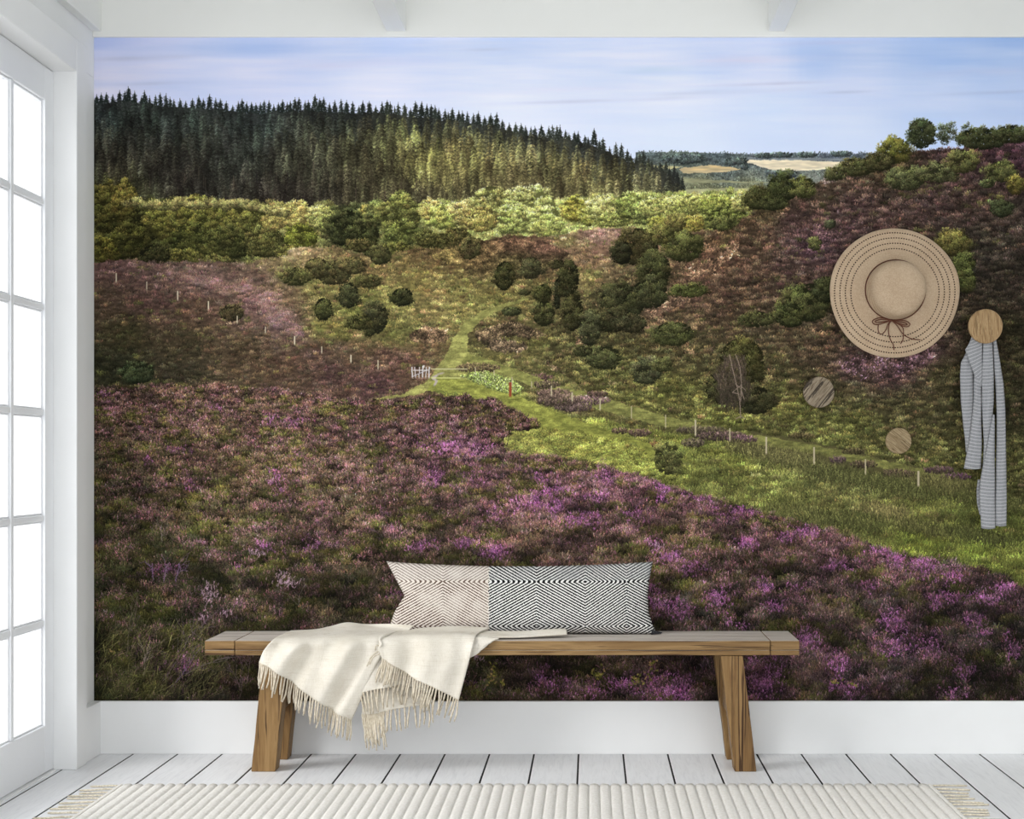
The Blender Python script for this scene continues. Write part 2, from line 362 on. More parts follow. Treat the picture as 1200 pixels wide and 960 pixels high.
    Fh = field([(850,280,100,78,50),(900,250,84,68,42),(960,225,88,70,52),(1050,200,76,62,40),(1120,195,74,52,50),(1190,180,78,52,56),(830,310,118,84,62),(880,290,90,68,50),(930,260,86,62,56),(1000,250,86,62,58),(1080,235,78,58,52),(1150,240,72,54,46),(1190,250,62,50,42),
                (780,330,88,74,44),(860,340,82,62,46),(930,320,80,60,50),(950,290,92,64,70),(1150,290,58,50,40),(1180,330,52,44,34),(1180,400,50,44,26),(1130,450,54,50,28),(720,350,76,72,40),(770,350,122,90,70),(800,340,118,84,66),(780,380,92,74,50),
                (850,370,84,66,46),(900,390,82,68,46),(960,410,76,60,42),(1000,430,86,62,60),(1050,440,84,60,58),(1080,420,92,64,66),(1100,440,72,66,36),(700,400,88,82,44),(760,410,88,80,44),(820,420,84,76,44),(900,430,78,70,40),(980,460,84,76,44),(1060,480,80,74,42),
                (1150,500,68,64,34),(1190,480,56,52,30),(720,440,100,96,46),(790,460,100,98,44),(860,475,96,94,42),(930,480,96,94,42),(1000,500,98,98,44),(1080,520,92,88,44),(1150,550,88,88,40),(1190,560,80,80,38),(760,480,112,112,50),(860,498,118,120,50),(960,515,116,118,52),(1080,545,108,108,50),
                (1300,250,64,50,44),(1300,450,54,48,30),(1400,580,70,70,36)])
    base(hill, Fh*.78, .12, 5, 2.5)
    hl = fbm(8, 4, 3, .75); hg = fbm(30, 10, 3); hr_ = fbm(22, 8, 3)
    domefill(hill, Fh, 21000, 4., .5, 1.15, 1.9, 1.26, .5, .16, .14, .035, [(hg,.7,1.,(82,84,38),.35),(hr_,.9,1.,(108,80,58),.3)], hl, .24)
    # sandy scars, pink flush
    for pts, col in [([(800,318),(830,305),(860,292),(856,302),(830,318),(805,330)],(140,104,76)),([(752,352),(790,345),(820,348),(790,360),(760,372)],(118,90,68)),([(840,295),(866,288),(864,292),(845,302)],(150,112,84)),
                     ([(670,400),(690,392),(690,404),(672,408)],(120,90,66)),([(950,392),(975,386),(968,396)],(120,88,60)),([(965,215),(975,211),(978,214),(966,220)],(128,108,100))]:
        mm = poly(pts, 5, 6)
        tufts(mm, field([(500,300)+col, (900,300)+col]), int(mm.sum()*.14), 2.4, .9, 30, 40, .28, .8, 1.15, hl)
    mm = poly([(985,424),(1020,415),(1060,420),(1095,405),(1090,420),(1060,440),(1010,445),(985,436)], 3, 7)
    tufts(mm, Fh, int(mm.sum()*.12), 2.2, .9, 70, 40, .3, .7, 1.15, hl, [(hl,-1,1.5,(116,82,100),.4)])
    mm = poly([(950,265),(985,262),(985,280),(965,292),(945,286)], 4, 7)
    tufts(mm, Fh, int(mm.sum()*.1), 2., .9, 70, 40, .3, .7, 1.15, hl, [(hl,-1,1.5,(112,76,88),.35)])

    B = [ # bushes: x, y, rx, ry, colour, lobes
         (1048,177,20,17,(86,92,34),9),(1079,157,18,20,(58,70,40),10),(1112,158,18,14,(58,70,42),8),(1135,154,8,12,(54,66,40),6),(1150,163,34,14,(56,66,34),10),(1185,158,24,12,(58,68,36),9),(1230,158,40,14,(58,68,36),10),(1300,152,50,14,(58,68,36),10),(1390,145,50,16,(58,68,36),10),
         (1005,196,24,12,(72,80,40),9),(978,204,14,9,(74,84,44),7),(1030,190,20,12,(66,70,36),7),(1060,210,26,16,(78,92,48),9),(1100,203,26,13,(82,92,50),9),(1128,190,20,15,(88,98,48),8),(1172,202,20,14,(78,92,44),9),(1190,218,12,12,(92,92,36),6),(1172,245,15,12,(56,76,38),7),(1157,216,8,5,(70,90,44),5),
         (1116,285,22,18,(92,96,42),9),(1128,310,16,14,(74,92,38),7),(915,222,20,19,(54,68,30),9),(940,220,16,14,(88,100,44),7),(887,233,18,15,(60,68,32),8),(905,240,20,8,(54,62,30),6),
         (954,286,8,9,(84,96,46),5),(972,263,6,6,(70,84,50),5),(1130,330,14,16,(70,84,36),6),
         (745,290,28,25,(60,60,30),12),(728,297,13,15,(44,48,26),6),(800,290,26,20,(70,80,36),10),(765,318,22,26,(58,66,32),12),(775,275,16,13,(92,98,44),7),(845,262,20,10,(84,100,44),7),(790,262,14,12,(104,108,50),6),
         (728,355,30,24,(54,60,32),12),(760,345,24,20,(58,66,34),9),(715,375,28,17,(52,56,30),10),(740,380,18,12,(56,60,34),8),(808,341,24,9,(72,90,36),7),(788,392,26,16,(66,78,36),9),
         (590,324,13,19,(54,60,28),9),(621,315,13,15,(66,72,40),8),(614,343,7,4,(62,66,34),4),(598,366,13,5,(64,78,40),5),(635,345,11,13,(54,62,28),7),(636,368,14,17,(58,66,32),9),(652,345,4,22,(44,50,28),5),(665,328,13,26,(52,58,28),10),(670,365,13,28,(56,60,30),10),
         (652,310,8,6,(64,66,34),5),(690,385,14,24,(62,70,40),9),(706,420,24,15,(68,80,40),10),(682,412,12,7,(58,66,34),6),(757,436,20,17,(72,82,48),10),(775,428,12,10,(76,88,42),6),
         (378,363,11,15,(56,66,30),8),(407,347,13,17,(52,62,32),9),(437,373,18,23,(54,60,32),11),(420,378,18,10,(64,70,32),7),(470,349,14,12,(50,58,28),8),(390,320,24,16,(72,74,38),9),(370,315,16,14,(76,78,40),7),(430,330,18,9,(70,74,36),7),(412,312,18,11,(84,84,44),7),
         (345,325,20,12,(74,80,38),7),(550,293,14,13,(72,72,38),7),(445,300,14,12,(66,72,36),7),(575,375,0.1,0.1,(50,50,30),1),
         (160,437,22,15,(54,76,38),9),(270,367,16,11,(64,62,36),7),(945,355,30,26,(66,78,36),11),(925,370,22,16,(60,72,32),9),(965,340,16,18,(56,68,34),8),(885,375,24,10,(62,70,34),7),
         (868,425,30,32,(62,66,30),13),(845,455,22,22,(54,58,30),9),(885,470,26,18,(56,60,32),9),(1000,380,1,1,(60,60,30),1)]
    for (x, y, rx, ry, col, nl) in B:
        if rx < 2: continue
        crown(x, y, rx, ry, np.array(col)*(1.08, .97, .98), leaf=1.6, lit=1.28, dark=.5, lobes=nl+4, tall=(ry > rx), gap=0. if not (1100 < x < 1140 and y < 162) else 1.)
    # the bare rowan on the slope: dead wood between two leafy flanks
    mm = poly([(838,440),(850,420),(872,425),(880,460),(870,480),(845,478)], 3, 6)
    tufts(mm, field([(850,440,92,76,62),(870,470,70,60,46)]), 1100, 6, .5, 95, 22, .2, .7, .95)
    for pts in [[(868,490),(867,470),(864,455),(858,430),(855,415)],[(868,470),(869,450),(867,430),(862,415)],[(867,462),(858,460),(868,452),(874,458)],[(868,488),(862,491)],[(868,488),(874,491)],[(862,450),(868,455),(872,468)]]:
        line(pts, 1.2, (140,120,104))

    # ---- green flat with rushes at the right
    flat = poly([(500,446),(560,446),(640,470),(700,490),(760,505),(850,522),(950,545),(1080,570),(1200,600),(1420,650),(1420,790),(1200,700),(1000,650),(800,600),(640,560),(560,540),(560,500),(600,490),(520,470)], 2.5, 9)
    Fg = field([(540,455,124,136,52),(600,470,120,130,50),(640,490,124,134,48),(700,500,116,126,46),(620,510,104,108,40),(650,525,98,104,38),(700,530,112,118,44),(740,545,104,108,40),(780,510,112,120,44),(800,535,104,112,44),(780,555,92,98,38),(840,560,98,104,44),(860,540,116,124,46),
                (900,530,88,88,44),(880,515,92,92,44),(950,550,84,84,42),(920,570,96,102,44),(880,585,88,92,40),(960,600,88,88,42),(1000,580,104,104,52),(1050,560,76,80,34),(1040,600,92,92,44),(1010,625,84,88,38),(1100,590,92,98,40),(1120,620,86,92,36),(1080,640,92,104,32),(1180,620,78,88,32),(1180,660,88,96,34),(1150,650,92,110,34),
                (1160,580,78,80,38),(1000,540,80,78,42),(640,460,88,72,56),(680,475,94,76,60),(1300,650,70,80,32)])
    base(flat, Fg, .2, 7, 3)
    gl = fbm(12, 5, 3, .7); gg = fbm(36, 9, 3)
    lnm = np.broadcast_to(np.clip(2+(PY-450)/50, 2, 6).astype(np.float32), (H, W))
    domefill(flat, Fg, 7000, lambda y: np.interp(y, [450, 650], [4, 9]), .45, 1.1, lambda y: np.interp(y, [450, 650], [2, 4.2]), 1.25, .58, .16, .13, .03, [(gg,.7,1.,(102,120,46),.35),(hl,.6,1.,(112,100,58),.35)], gl, .24)
    tufts(flat, Fg, 9000, lnm, .5, 85, 20, .2, .8, 1.25)
    # worn paths
    P = [([(604,352),(612,349),(622,350),(590,360),(565,374),(548,392),(548,410),(556,422),(575,430),(600,444),(560,450),(520,452),(490,462),(440,470),(430,468),(470,462),(500,448),(508,436),(520,420),(530,398),(545,376),(570,362)],(142,140,68)),
         ([(548,415),(580,424),(640,446),(700,464),(780,488),(860,505),(950,520),(1060,545),(1150,565),(1150,572),(1040,550),(940,530),(850,514),(760,496),(690,476),(640,458),(580,436),(540,425)],(128,128,60)),
         ([(510,440),(560,448),(600,462),(650,482),(700,500),(760,520),(800,532),(800,545),(720,532),(660,512),(620,492),(580,472),(540,460),(500,458)],(134,140,52))]
    for pts, col in P:
        mm = poly(pts, 1.3, 7)
        Fp = field([(500,450)+col, (1200,560)+tuple(int(v*.9) for v in col)])
        base(mm, Fp, .12, 8, 3)
        tufts(mm, Fp, int(mm.sum()*.10), 1.6, .5, 40, 30, .12, .88, 1.1)
        lp_ = fbm(16, 4, 3); img[mm] = (img*np.exp(.07*lp_)[..., None])[mm]
    line([(509,452),(512,446),(506,443),(513,440)], 3, (172,158,148)); line([(512,439),(520,437)], 2, (160,146,128))

    # leafy bracken
    mm = poly([(590,505),(620,503),(650,506),(700,512),(740,520),(760,535),(790,548),(790,562),(740,556),(700,546),(650,538),(600,534),(588,520)], 3, 8)
    Fb = field([(600,520,104,104,44),(650,520,112,114,46),(700,530,116,120,46),(760,545,108,114,44)])
    domefill(mm, Fb, 1500, 3.6, .6, 1.2, 1.6, 1.35, .5, .2, .15, .04, (), gl, .12, .04, 70)
    crown(769,523,7,5,(112,80,48), leaf=1.5, lit=1.2, dark=.6, size=1.8); crown(782,538,18,22,(94,96,46), leaf=1.6, lit=1.3, dark=.5)
    # heather tussocks on the flat and beside the fence
    for (x, y, rx, ry, col) in [(650,462,22,5,(98,76,66)),(640,452,16,4,(84,70,54)),(690,470,26,5,(112,86,84)),(672,478,22,5,(96,76,72)),(655,470,26,7,(92,74,62)),(560,432,26,5,(92,76,52)),(726,506,10,3,(88,70,54)),(750,508,14,4,(92,70,60)),(700,463,12,3,(84,64,56)),
                                (812,520,14,5,(88,76,60)),(822,505,30,4,(84,72,56)),(845,512,30,5,(80,62,58)),(870,516,18,4,(86,62,66)),(982,540,10,4,(84,64,66)),(1012,545,16,4,(80,66,50)),(1052,556,20,5,(82,66,52)),(1100,552,18,4,(78,56,60)),(1120,560,18,4,(92,60,80)),(940,512,16,3,(84,72,44)),(1000,530,14,3,(80,70,44)),(1090,665,12,4,(84,66,56))]:
        t = rng.uniform(0, 2*np.pi, int(rx*ry*3)); r = np.sqrt(rng.uniform(0, 1, len(t)))
        x_ = x+np.cos(t)*r*rx; y_ = y+np.sin(t)*r*ry; o = np.argsort(y_); x_, y_ = x_[o], y_[o]
        f = np.exp(rng.normal(0, .3, len(t)))*np.clip(1-.35*(y_-y)/ry, .5, 1.3)
        c = np.array(col, np.float32)*f[:, None]
        strokes(x_, y_, x_+rng.normal(0, .8, len(t)), y_-rng.uniform(1, 3, len(t)), .9, c*.75, c*1.15)
    # white flowering herbs by the gate
    mm = poly([(540,440),(570,436),(600,445),(612,458),(600,462),(560,452)], 2, 6)
    tufts(mm, field([(560,445,104,124,52),(600,455,112,130,56)]), 2500, 2, 1, 80, 50, .4, .7, 1.3)
    tufts(mm, field([(560,445,160,168,122),(600,455,160,168,122)]), 90, 1.2, .9, 80, 60, .15, 1, 1)
    # rushes along the fence
    for (x, y, rx, ry, col, n) in [(880,530,28,7,(86,82,44),900),(930,540,40,9,(92,88,48),1500),(985,560,40,10,(78,80,40),1500),(1050,572,60,11,(76,78,38),2200),(1110,570,40,10,(88,84,44),1300),(1160,590,40,10,(82,84,40),1300),(1040,602,30,9,(110,100,56),800),(950,605,36,8,(84,84,42),900),(1000,612,36,9,(74,76,36),900),(1080,620,40,9,(82,80,40),1000),(1150,630,40,9,(70,74,34),1000)]:
        n = int(n*.8); x_ = x+rng.normal(0, rx*.55, n); y_ = y+rng.normal(0, ry*.5, n)+.2*(x_-x); o = np.argsort(y_); x_, y_ = x_[o], y_[o]
        c = np.array(col, np.float32)*np.exp(rng.normal(0, .28, (n, 1)))
        strokes(x_, y_, x_+rng.normal(0, 2, n), y_-rng.uniform(3, 8, n), .5, c*.8, c*1.2)
    # fence posts
    post = [(136,320,331,1.6),(172,330,340,1.2),(208,341,352,1.4),(244,353,363,1.6),(278,370,379,1.1),(311,383,391,1.),(345,394,404,1.6),(377,406,414,1.),(411,416,425,1.4),(443,422,433,1.2),(458,0,0,0),
            (557,431,438,1),(579,434,440,1),(600,442,452,1),(623,447,455,1),(646,452,464,1.5),(670,460,470,1),(671,460,471,1),(703,467,481,1.4),(740,476,491,1),(780,486,502,1.),(815,492,511,2.),(855,502,517,1.6),(898,512,532,2.2),(954,524,544,2.),(1014,538,556,1.6),(1076,552,570,2.4)]
    for (x, a, b, w_) in post:
        if w_: line([(x, b), (x, a)], w_, (196,182,150) if x < 460 else (186,172,134))
    for x in (483.5, 487, 491, 495, 499, 502.5):
        line([(x, 443), (x+(.6 if x > 490 else -1), 430)], 1.6 if x in (483.5, 502.5, 495) else 1, (196,190,190))
    line([(484,441),(502,433)], .8, (176,170,176)); line([(484,434),(502,434)], .8, (200,194,194)); line([(495,430),(497,429)], 2.5, (240,240,240))
    line([(505,432.5),(548,432.5)], .8, (196,188,140)); line([(505,443),(540,443)], .8, (206,206,120))
    line([(598,465),(598,448)], 3., (150,62,34))

    # ---- foreground heather
    fore = poly([(100,455),(180,451),(260,449),(300,455),(360,462),(420,468),(470,470),(500,464),(540,464),(580,470),(620,490),(634,502),(600,505),(586,518),(592,532),(648,536),(690,544),(764,564),(806,578),(868,593),(910,604),(942,616),(983,624),(1025,641),(1077,655),(1140,667),(1200,690),(1420,760),(1420,840),(100,840)], 2., 6)
    Ff = field([(130,462,104,72,70),(200,462,114,82,72),(270,458,116,82,72),(350,470,108,76,70),(420,478,94,66,62),(480,474,76,52,50),(540,480,72,52,48),(600,492,78,54,50),(180,490,108,80,70),(280,490,106,78,68),(400,505,102,74,68),(480,505,96,66,68),(540,520,112,72,92),(500,540,98,70,68),(580,550,104,72,80),
                (130,540,74,62,46),(200,540,88,70,54),(260,545,100,80,58),(330,545,96,80,56),(400,555,92,74,56),(130,590,58,54,36),(220,600,78,66,46),(300,600,74,66,42),(380,600,82,68,50),(450,590,92,74,56),(520,600,88,68,58),(600,590,108,74,76),(640,570,104,72,74),(700,580,108,70,82),(760,590,104,68,78),(830,600,98,64,74),
                (900,625,96,64,72),(960,640,92,64,66),(1030,665,84,58,66),(1100,680,76,56,58),(1170,700,66,48,52),(140,640,58,56,34),(220,650,56,56,34),(300,660,58,54,38),(380,650,68,58,42),(450,650,66,56,42),(540,640,80,64,50),(620,640,90,66,56),(700,640,90,68,54),(800,640,86,70,48),(870,660,74,62,44),(950,690,64,50,46),(1040,720,62,48,50),
                (1130,740,52,42,44),(1190,770,34,32,30),(140,700,46,50,28),(200,720,40,44,26),(150,770,48,50,28),(130,805,62,64,34),(220,790,50,46,36),(280,720,54,54,36),(300,800,54,42,38),(400,690,58,50,38),(440,720,54,48,38),(560,780,46,48,28),(520,800,56,56,36),(620,790,72,58,50),(700,800,66,54,42),(780,790,66,50,54),(820,730,62,52,48),
                (900,730,54,46,42),(880,790,66,46,58),(960,780,72,52,56),(1040,790,60,46,52),(1100,800,50,40,40),(1180,815,44,38,26),(1300,780,50,42,36)])
    img[fore] = (Ff*.4)[fore]
    warp_x = noise(9, 6)*6; warp_y = noise(9, 6)*4
    def spotlist():
        return [(172,502,12,5),(210,527,18,4),(172,540,10,6),(220,568,7,5),(320,560,8,6),(331,576,10,6),(256,475,14,4),(354,534,9,4),(125,465,12,5),(330,495,20,6),(523,525,26,7),(552,528,22,6),(502,518,16,6),(509,560,14,9),(561,560,14,7),(638,591,24,10),(586,603,12,8),(650,577,14,7),(640,560,18,6),
             (710,560,10,9),(695,585,12,5),(779,570,14,6),(814,584,20,6),(775,584,12,6),(860,600,26,7),(930,625,24,8),(680,610,20,8),(740,605,16,7),(773,645,9,6),(785,655,10,5),(765,638,8,5),(813,668,12,7),(844,702,13,11),(907,711,9,6),(897,689,10,6),(766,698,11,10),(790,715,16,9),(863,735,12,6),(945,752,12,11),
             (895,805,12,14),(905,785,12,9),(781,815,14,7),(802,809,9,12),(878,776,9,8),(1034,647,12,5),(1085,665,12,9),(1110,676,15,7),(1058,658,12,6),(1173,693,12,5),(1150,702,16,5),(1047,735,16,13),(1050,760,14,9),(1087,757,12,10),(1093,708,7,6),(1144,731,8,7),(1156,746,7,8),(1129,786,10,8),(1002,815,10,8),(1118,813,14,6),(981,803,8,10),(985,780,14,9),
             (640,800,14,12),(660,810,12,9),(723,806,14,9),(690,813,8,7),(780,800,14,10),(745,815,10,5),(460,697,8,8),(497,643,12,6),(580,650,12,7),(545,638,12,5),(310,643,15,8),(289,666,12,6),(356,643,10,9),(209,784,22,10),(190,670,18,7),(370,640,8,6),(1185,760,5,12),(1110,700,10,5),(1020,690,12,5),(930,690,8,5),(985,665,16,6),(870,640,12,5)]
    spotmap = np.zeros((H, W), np.float32); brk = fbm(9, 6, 3, .8)
    for (x, y, rx, ry) in spotlist():
        rx *= 1.35; ry *= 1.3
        a0, a1 = max(0, int((x-3*rx-6-X0)*S)), min(W, int((x+3*rx+6-X0)*S)); b0, b1 = max(0, int((y-3*ry-6-Y0)*S)), min(H, int((y+3*ry+6-Y0)*S))
        g = np.exp(-((PX[:, a0:a1]+warp_x[b0:b1, a0:a1]-x)/rx)**2-((PY[b0:b1]+warp_y[b0:b1, a0:a1]-y)/ry)**2)
        k_ = .62 if (x < 480 or (y < 570)) else (.8 if y < 640 else 1.)
        g = g*np.clip(.75+.4*brk[b0:b1, a0:a1], .1, 1.2)
        spotmap[b0:b1, a0:a1] = np.maximum(spotmap[b0:b1, a0:a1], g*k_)
    hue1 = fbm(16, 7, 3, .7); hue2 = fbm(34, 15, 3, .7)
    lo1 = fbm(14, 6, 2, .7); lo2 = fbm(34, 18, 3, .7)
    g1 = fbm(14, 6, 3, .7); g2 = fbm(30, 14, 3, .7)
    x, y = pick(fore, 60000)
    R = np.interp(y, [450, 500, 580, 700, 822], [3.2, 3.9, 5.2, 7.2, 9.])
    keep = rng.uniform(0, 1, len(x)) < (3.6/R)**2
    x, y, R = x[keep], y[keep], R[keep]; n = len(x)
    t = np.clip((y-450)/370, 0, 1); wn = np.clip(t*2.2, 0, 1)
    hu = samp(hue1, x, y)*(1-wn)+samp(hue2, x, y)*wn
    lo = samp(lo1, x, y)*(1-wn)+samp(lo2, x, y)*wn
    gr = samp(g1, x, y)*(1-wn)+samp(g2, x, y)*wn
    sp = samp(spotmap, x, y)
    c = samp(Ff, x, y).astype(np.float32)
    gcol = np.array([82, 80, 32], np.float32)*np.interp(y, [450, 600, 822], [1.15, 1., .72])[:, None]
    rust = np.array([112, 80, 56], np.float32)*np.interp(y, [450, 600, 822], [1.05, 1., .8])[:, None]
    pg = np.clip((gr-.0)/1.2, 0, .9)*(sp < .35)
    isg = rng.uniform(0, 1, n) < pg
    isr = (rng.uniform(0, 1, n) < .16) & ~isg
    c = np.where(isg[:, None], gcol*.8+c*.2, c); c = np.where(isr[:, None], rust*.6+c*.4, c)
    stem = c*.75+np.array([52, 54, 30], np.float32)*.25
    l = np.exp(rng.normal(0, .2, n)+lo*np.interp(t, [0, .25, 1], [.10, .2, .32]))*np.interp(y, [450, 600, 700, 822], [1., .98, .9, .84])
    l = np.where(sp > .3, np.maximum(l, .85), l)
    bf = np.clip(np.interp(x, [110, 450, 800], [.2, .26, .3])+.2*hu, 0, .75)*np.where(isg, .12, 1.)
    fp = np.clip(np.maximum(bf*np.interp(t, [0, .5, 1], [.9, .8, .6]), sp*.95), 0, .85)
    mauve = np.array([138, 90, 102], np.float32)*(1-t[:, None])+np.array([112, 74, 88], np.float32)*t[:, None]
    vio = np.array([142, 78, 126], np.float32)
    s_ = np.clip(sp*1.2, 0, 1)[:, None]
    l = np.minimum(l, 1.3)
    fl = (mauve*(1-s_)+vio*s_)*l[:, None]*(1+rng.normal(0, .05, (n, 3)))
    l = np.minimum(l, 1.32); stem = stem*l[:, None]*(1+rng.normal(0, .05, (n, 3)))
    R = R*rng.uniform(.55, 1.4, n)*np.where(sp > .3, .8, 1)
    asp = np.interp(y, [450, 540, 700, 822], [.42, .55, .75, .85])
    leaf = np.interp(y, [450, 520, 640, 822], [1.9, 2.4, 3.4, 4.4])
    domes(x, y, R, R*asp, stem, 1.25, leaf, 1.34, .26, 40, .24, .05, .5, fl, fp, .1)
    # fine sparkle of florets and dry tips
    x, y = pick(fore & (spotmap > .2), 14000)
    sp = samp(spotmap, x, y); k = rng.uniform(0, 1, len(x)) < sp*.8
    x, y = x[k], y[k]
    c = np.array([158, 92, 146], np.float32)*np.exp(rng.normal(-.05, .2, (len(x), 1)))*np.exp(.12*samp(lo2, x, y))[:, None]
    c = c*np.interp(x, [110, 500, 800], [.85, .95, 1.])[:, None]
    strokes(x, y, x+rng.normal(0, .8, len(x)), y-rng.uniform(.8, 2.4, len(x)), .8, c*.85, c*1.1)
    x, y = pick(fore, 20000)
    c = np.where(rng.uniform(0, 1, (len(x), 1)) < .5, np.array([134, 98, 98], np.float32), np.array([110, 96, 60], np.float32))
    c = c*np.exp(rng.normal(-.15, .2, (len(x), 1)))*np.interp(y, [450, 822], [.9, .62])[:, None]*np.exp(.25*samp(lo2, x, y))[:, None]
    strokes(x, y, x+rng.normal(0, .5, len(x)), y-rng.uniform(.5, 2.4, len(x)), .5, c, c)
    # pale flower heads
    for (x, y, rx, ry) in [(245,696,10,14),(339,683,16,7),(330,675,10,5),(240,725,6,5),(265,720,8,4),(300,650,10,5),(840,575,0,0),(560,770,7,8),(770,640,8,5)]:
        for k in range(int(rx*ry*.5)):
            px_, py_ = x+rng.normal(0, rx*.5), y+rng.normal(0, ry*.5)
            line([(px_, py_), (px_+rng.uniform(-1, 2), py_-rng.uniform(1.5, 3.5))], 1.2, tuple(np.array([176, 140, 158])*rng.uniform(.7, 1.15)))
    # yellow leaves low in the middle
    for (x, y, rx, ry, n_) in [(577,790,9,12,26),(700,790,10,6,22),(750,797,10,7,26),(588,800,5,4,8),(765,780,6,6,12),(132,765,8,4,10),(980,800,10,3,9),(1000,805,8,3,6)]:
        for k in range(n_):
            px_, py_ = x+rng.normal(0, rx*.6), y+rng.normal(0, ry*.6)
            a_ = rng.uniform(0, 3.14); l_ = rng.uniform(1.5, 3.2)
            line([(px_, py_), (px_+np.cos(a_)*l_, py_-np.sin(a_)*l_)], 2., tuple(np.array([[160,150,60],[120,128,44],[176,140,84]][rng.integers(3)])*rng.uniform(.7, 1.15)))
    # dead heather stems
    def twig(x, y, a, L, w_, col, dep=0):
        pts = [(x, y)]
        for k in range(4):
            a += rng.normal(0, .14); x += np.cos(a)*L/4; y -= np.sin(a)*L/4; pts.append((x, y))
            if dep < 2 and rng.uniform() < .75: twig(x, y, a+rng.choice([-1, 1])*rng.uniform(.3, .7), L*.55, max(.5, w_*.7), col, dep+1)
        line(pts, w_, col)
    for (x, y, a, L, w_, col) in [(168,792,1.45,26,1.6,(150,132,120)),(170,768,.9,30,1.,(128,110,100)),(190,800,.75,62,1.,(116,98,106)),(200,806,.65,60,1.,(112,92,112)),(148,770,1.4,44,1.,(110,98,82)),(150,745,1.1,34,.8,(104,90,74)),(205,800,.9,50,.8,(110,92,110)),(218,790,.6,54,.8,(120,104,110)),
                                  (192,682,1.5,24,.8,(138,110,136)),(180,680,1.8,20,.8,(124,98,132)),(206,682,1.2,22,.8,(120,92,130)),(190,635,1.7,20,.8,(132,120,110)),(118,750,.5,22,.6,(112,100,70)),(120,818,.9,34,.6,(120,116,66)),(170,820,.8,40,.6,(112,100,72)),(140,822,1.,36,.6,(104,104,52)),
                                  (290,800,1.5,34,.6,(108,86,92)),(280,820,1.3,40,.6,(100,80,84)),(355,715,2.4,26,.6,(104,96,92)),(520,722,1.4,20,.6,(100,92,80)),(410,540,.3,16,.6,(132,112,100)),(700,545,1.,8,.6,(120,104,84))]:
        twig(x, y, a, L, w_, col)
    x, y = pick(poly([(110,740),(260,740),(250,822),(110,822)], 6, 20), 700)
    a = np.radians(rng.normal(55, 25, len(x))); L = rng.uniform(8, 20, len(x))
    c = np.array([96, 92, 52], np.float32)*np.exp(rng.normal(0, .3, (len(x), 1)))
    strokes(x, y, x+np.cos(a)*L, y-np.sin(a)*L, .5, c*.7, c*1.2)
    lum = (img @ np.array([.3, .6, .1], np.float32))[..., None]
    skyish = (img.sum(2) > 520) & (PY < 200)
    sat = np.where(skyish, .93, np.where(PY < 240, .8, .8))
    sat = np.where(fore & (PY > 445), .88, sat)[..., None]
    img = lum+(img-lum)*sat
    r_, g_, b_ = img[..., 0], img[..., 1], img[..., 2]
    land = np.clip((PY-150)/60, 0, 1)*(r_+g_+b_ < 480)
    g_ -= np.clip(g_-r_, 0, None)*.5*land
    img *= np.where(PY > 420, np.interp(PY, [420, 520, 822], [1.0, .97, .86]), 1.)[..., None]
    img = img[:int((822-Y0)*S)]
    return np.clip(img, 0, 255), W, img.shape[0]

# ---------------------------------------------------------------- helpers
def P(px, py, d):
    """world point seen at photo pixel (px, py) at distance d from the camera plane"""
    return Vector(((px-VX)*d/FPX, d, EYE-(py-VY)*d/FPX))

def link(name, me, mat=None, parent=None, smooth=False):
    o = bpy.data.objects.new(name, me); C.objects.link(o)
    if mat: me.materials.append(mat)
    if smooth:
        for p in me.polygons: p.use_smooth = True
    if parent: o.parent = parent
    return o

def mesh_of(name, bm):
    me = bpy.data.meshes.new(name); bm.to_mesh(me); bm.free(); return me

def bm_box(bm, x0, x1, y0, y1, z0, z1, bev=0.0, seg=2):
    r = bmesh.ops.create_cube(bm, size=1)
    vs_ = r['verts']
    for v in vs_:
        v.co = Vector((x0+(v.co.x+.5)*(x1-x0), y0+(v.co.y+.5)*(y1-y0), z0+(v.co.z+.5)*(z1-z0)))
    if bev > 0:
        es = list({e for v in vs_ for e in v.link_edges})
        bmesh.ops.bevel(bm, geom=es, offset=bev, segments=seg, affect='EDGES', profile=.5)

def box(name, x0, x1, y0, y1, z0, z1, mat, parent=None, bev=0.003, seg=2):
    bm = bmesh.new(); bm_box(bm, x0, x1, y0, y1, z0, z1, bev, seg)
    return link(name, mesh_of(name, bm), mat, parent)

def tube_mesh(name, pts, rad, sides=6, cap=True):
    bm = bmesh.new(); rings = []
    n = len(pts)
    for i, p in enumerate(pts):
        a = Vector(pts[max(0, i-1)]); b = Vector(pts[min(n-1, i+1)])
        t = (b-a).normalized() if (b-a).length > 1e-9 else Vector((0, 0, 1))
        u = t.cross(Vector((0, 1, 0)));
        if u.length < 1e-3: u = t.cross(Vector((1, 0, 0)))
        u.normalize(); w = t.cross(u)
        r = rad if np.isscalar(rad) else rad[i]
        rings.append([bm.verts.new(Vector(p)+(u*math.cos(2*math.pi*k/sides)+w*math.sin(2*math.pi*k/sides))*r) for k in range(sides)])
    for a, b in zip(rings[:-1], rings[1:]):
        for k in range(sides): bm.faces.new((a[k], a[(k+1) % sides], b[(k+1) % sides], b[k]))
    if cap:
        bm.faces.new(rings[0][::-1]); bm.faces.new(rings[-1])
    bmesh.ops.recalc_face_normals(bm, faces=bm.faces)
    return mesh_of(name, bm)

def empty(name, loc, label=None, cat=None, group=None, kind=None):
    o = bpy.data.objects.new(name, None); C.objects.link(o); o.location = loc; o.empty_display_size = .05
    return tag(o, label, cat, group, kind)

def tag(o, label=None, cat=None, group=None, kind=None):
    if label: o['label'] = label
    if cat: o['category'] = cat
    if group: o['group'] = group
    if kind: o['kind'] = kind
    return o

def keep(child, parent):            # parent without moving
    child.parent = parent; child.matrix_parent_inverse = Matrix.Translation(-Vector(parent.location))
    return child

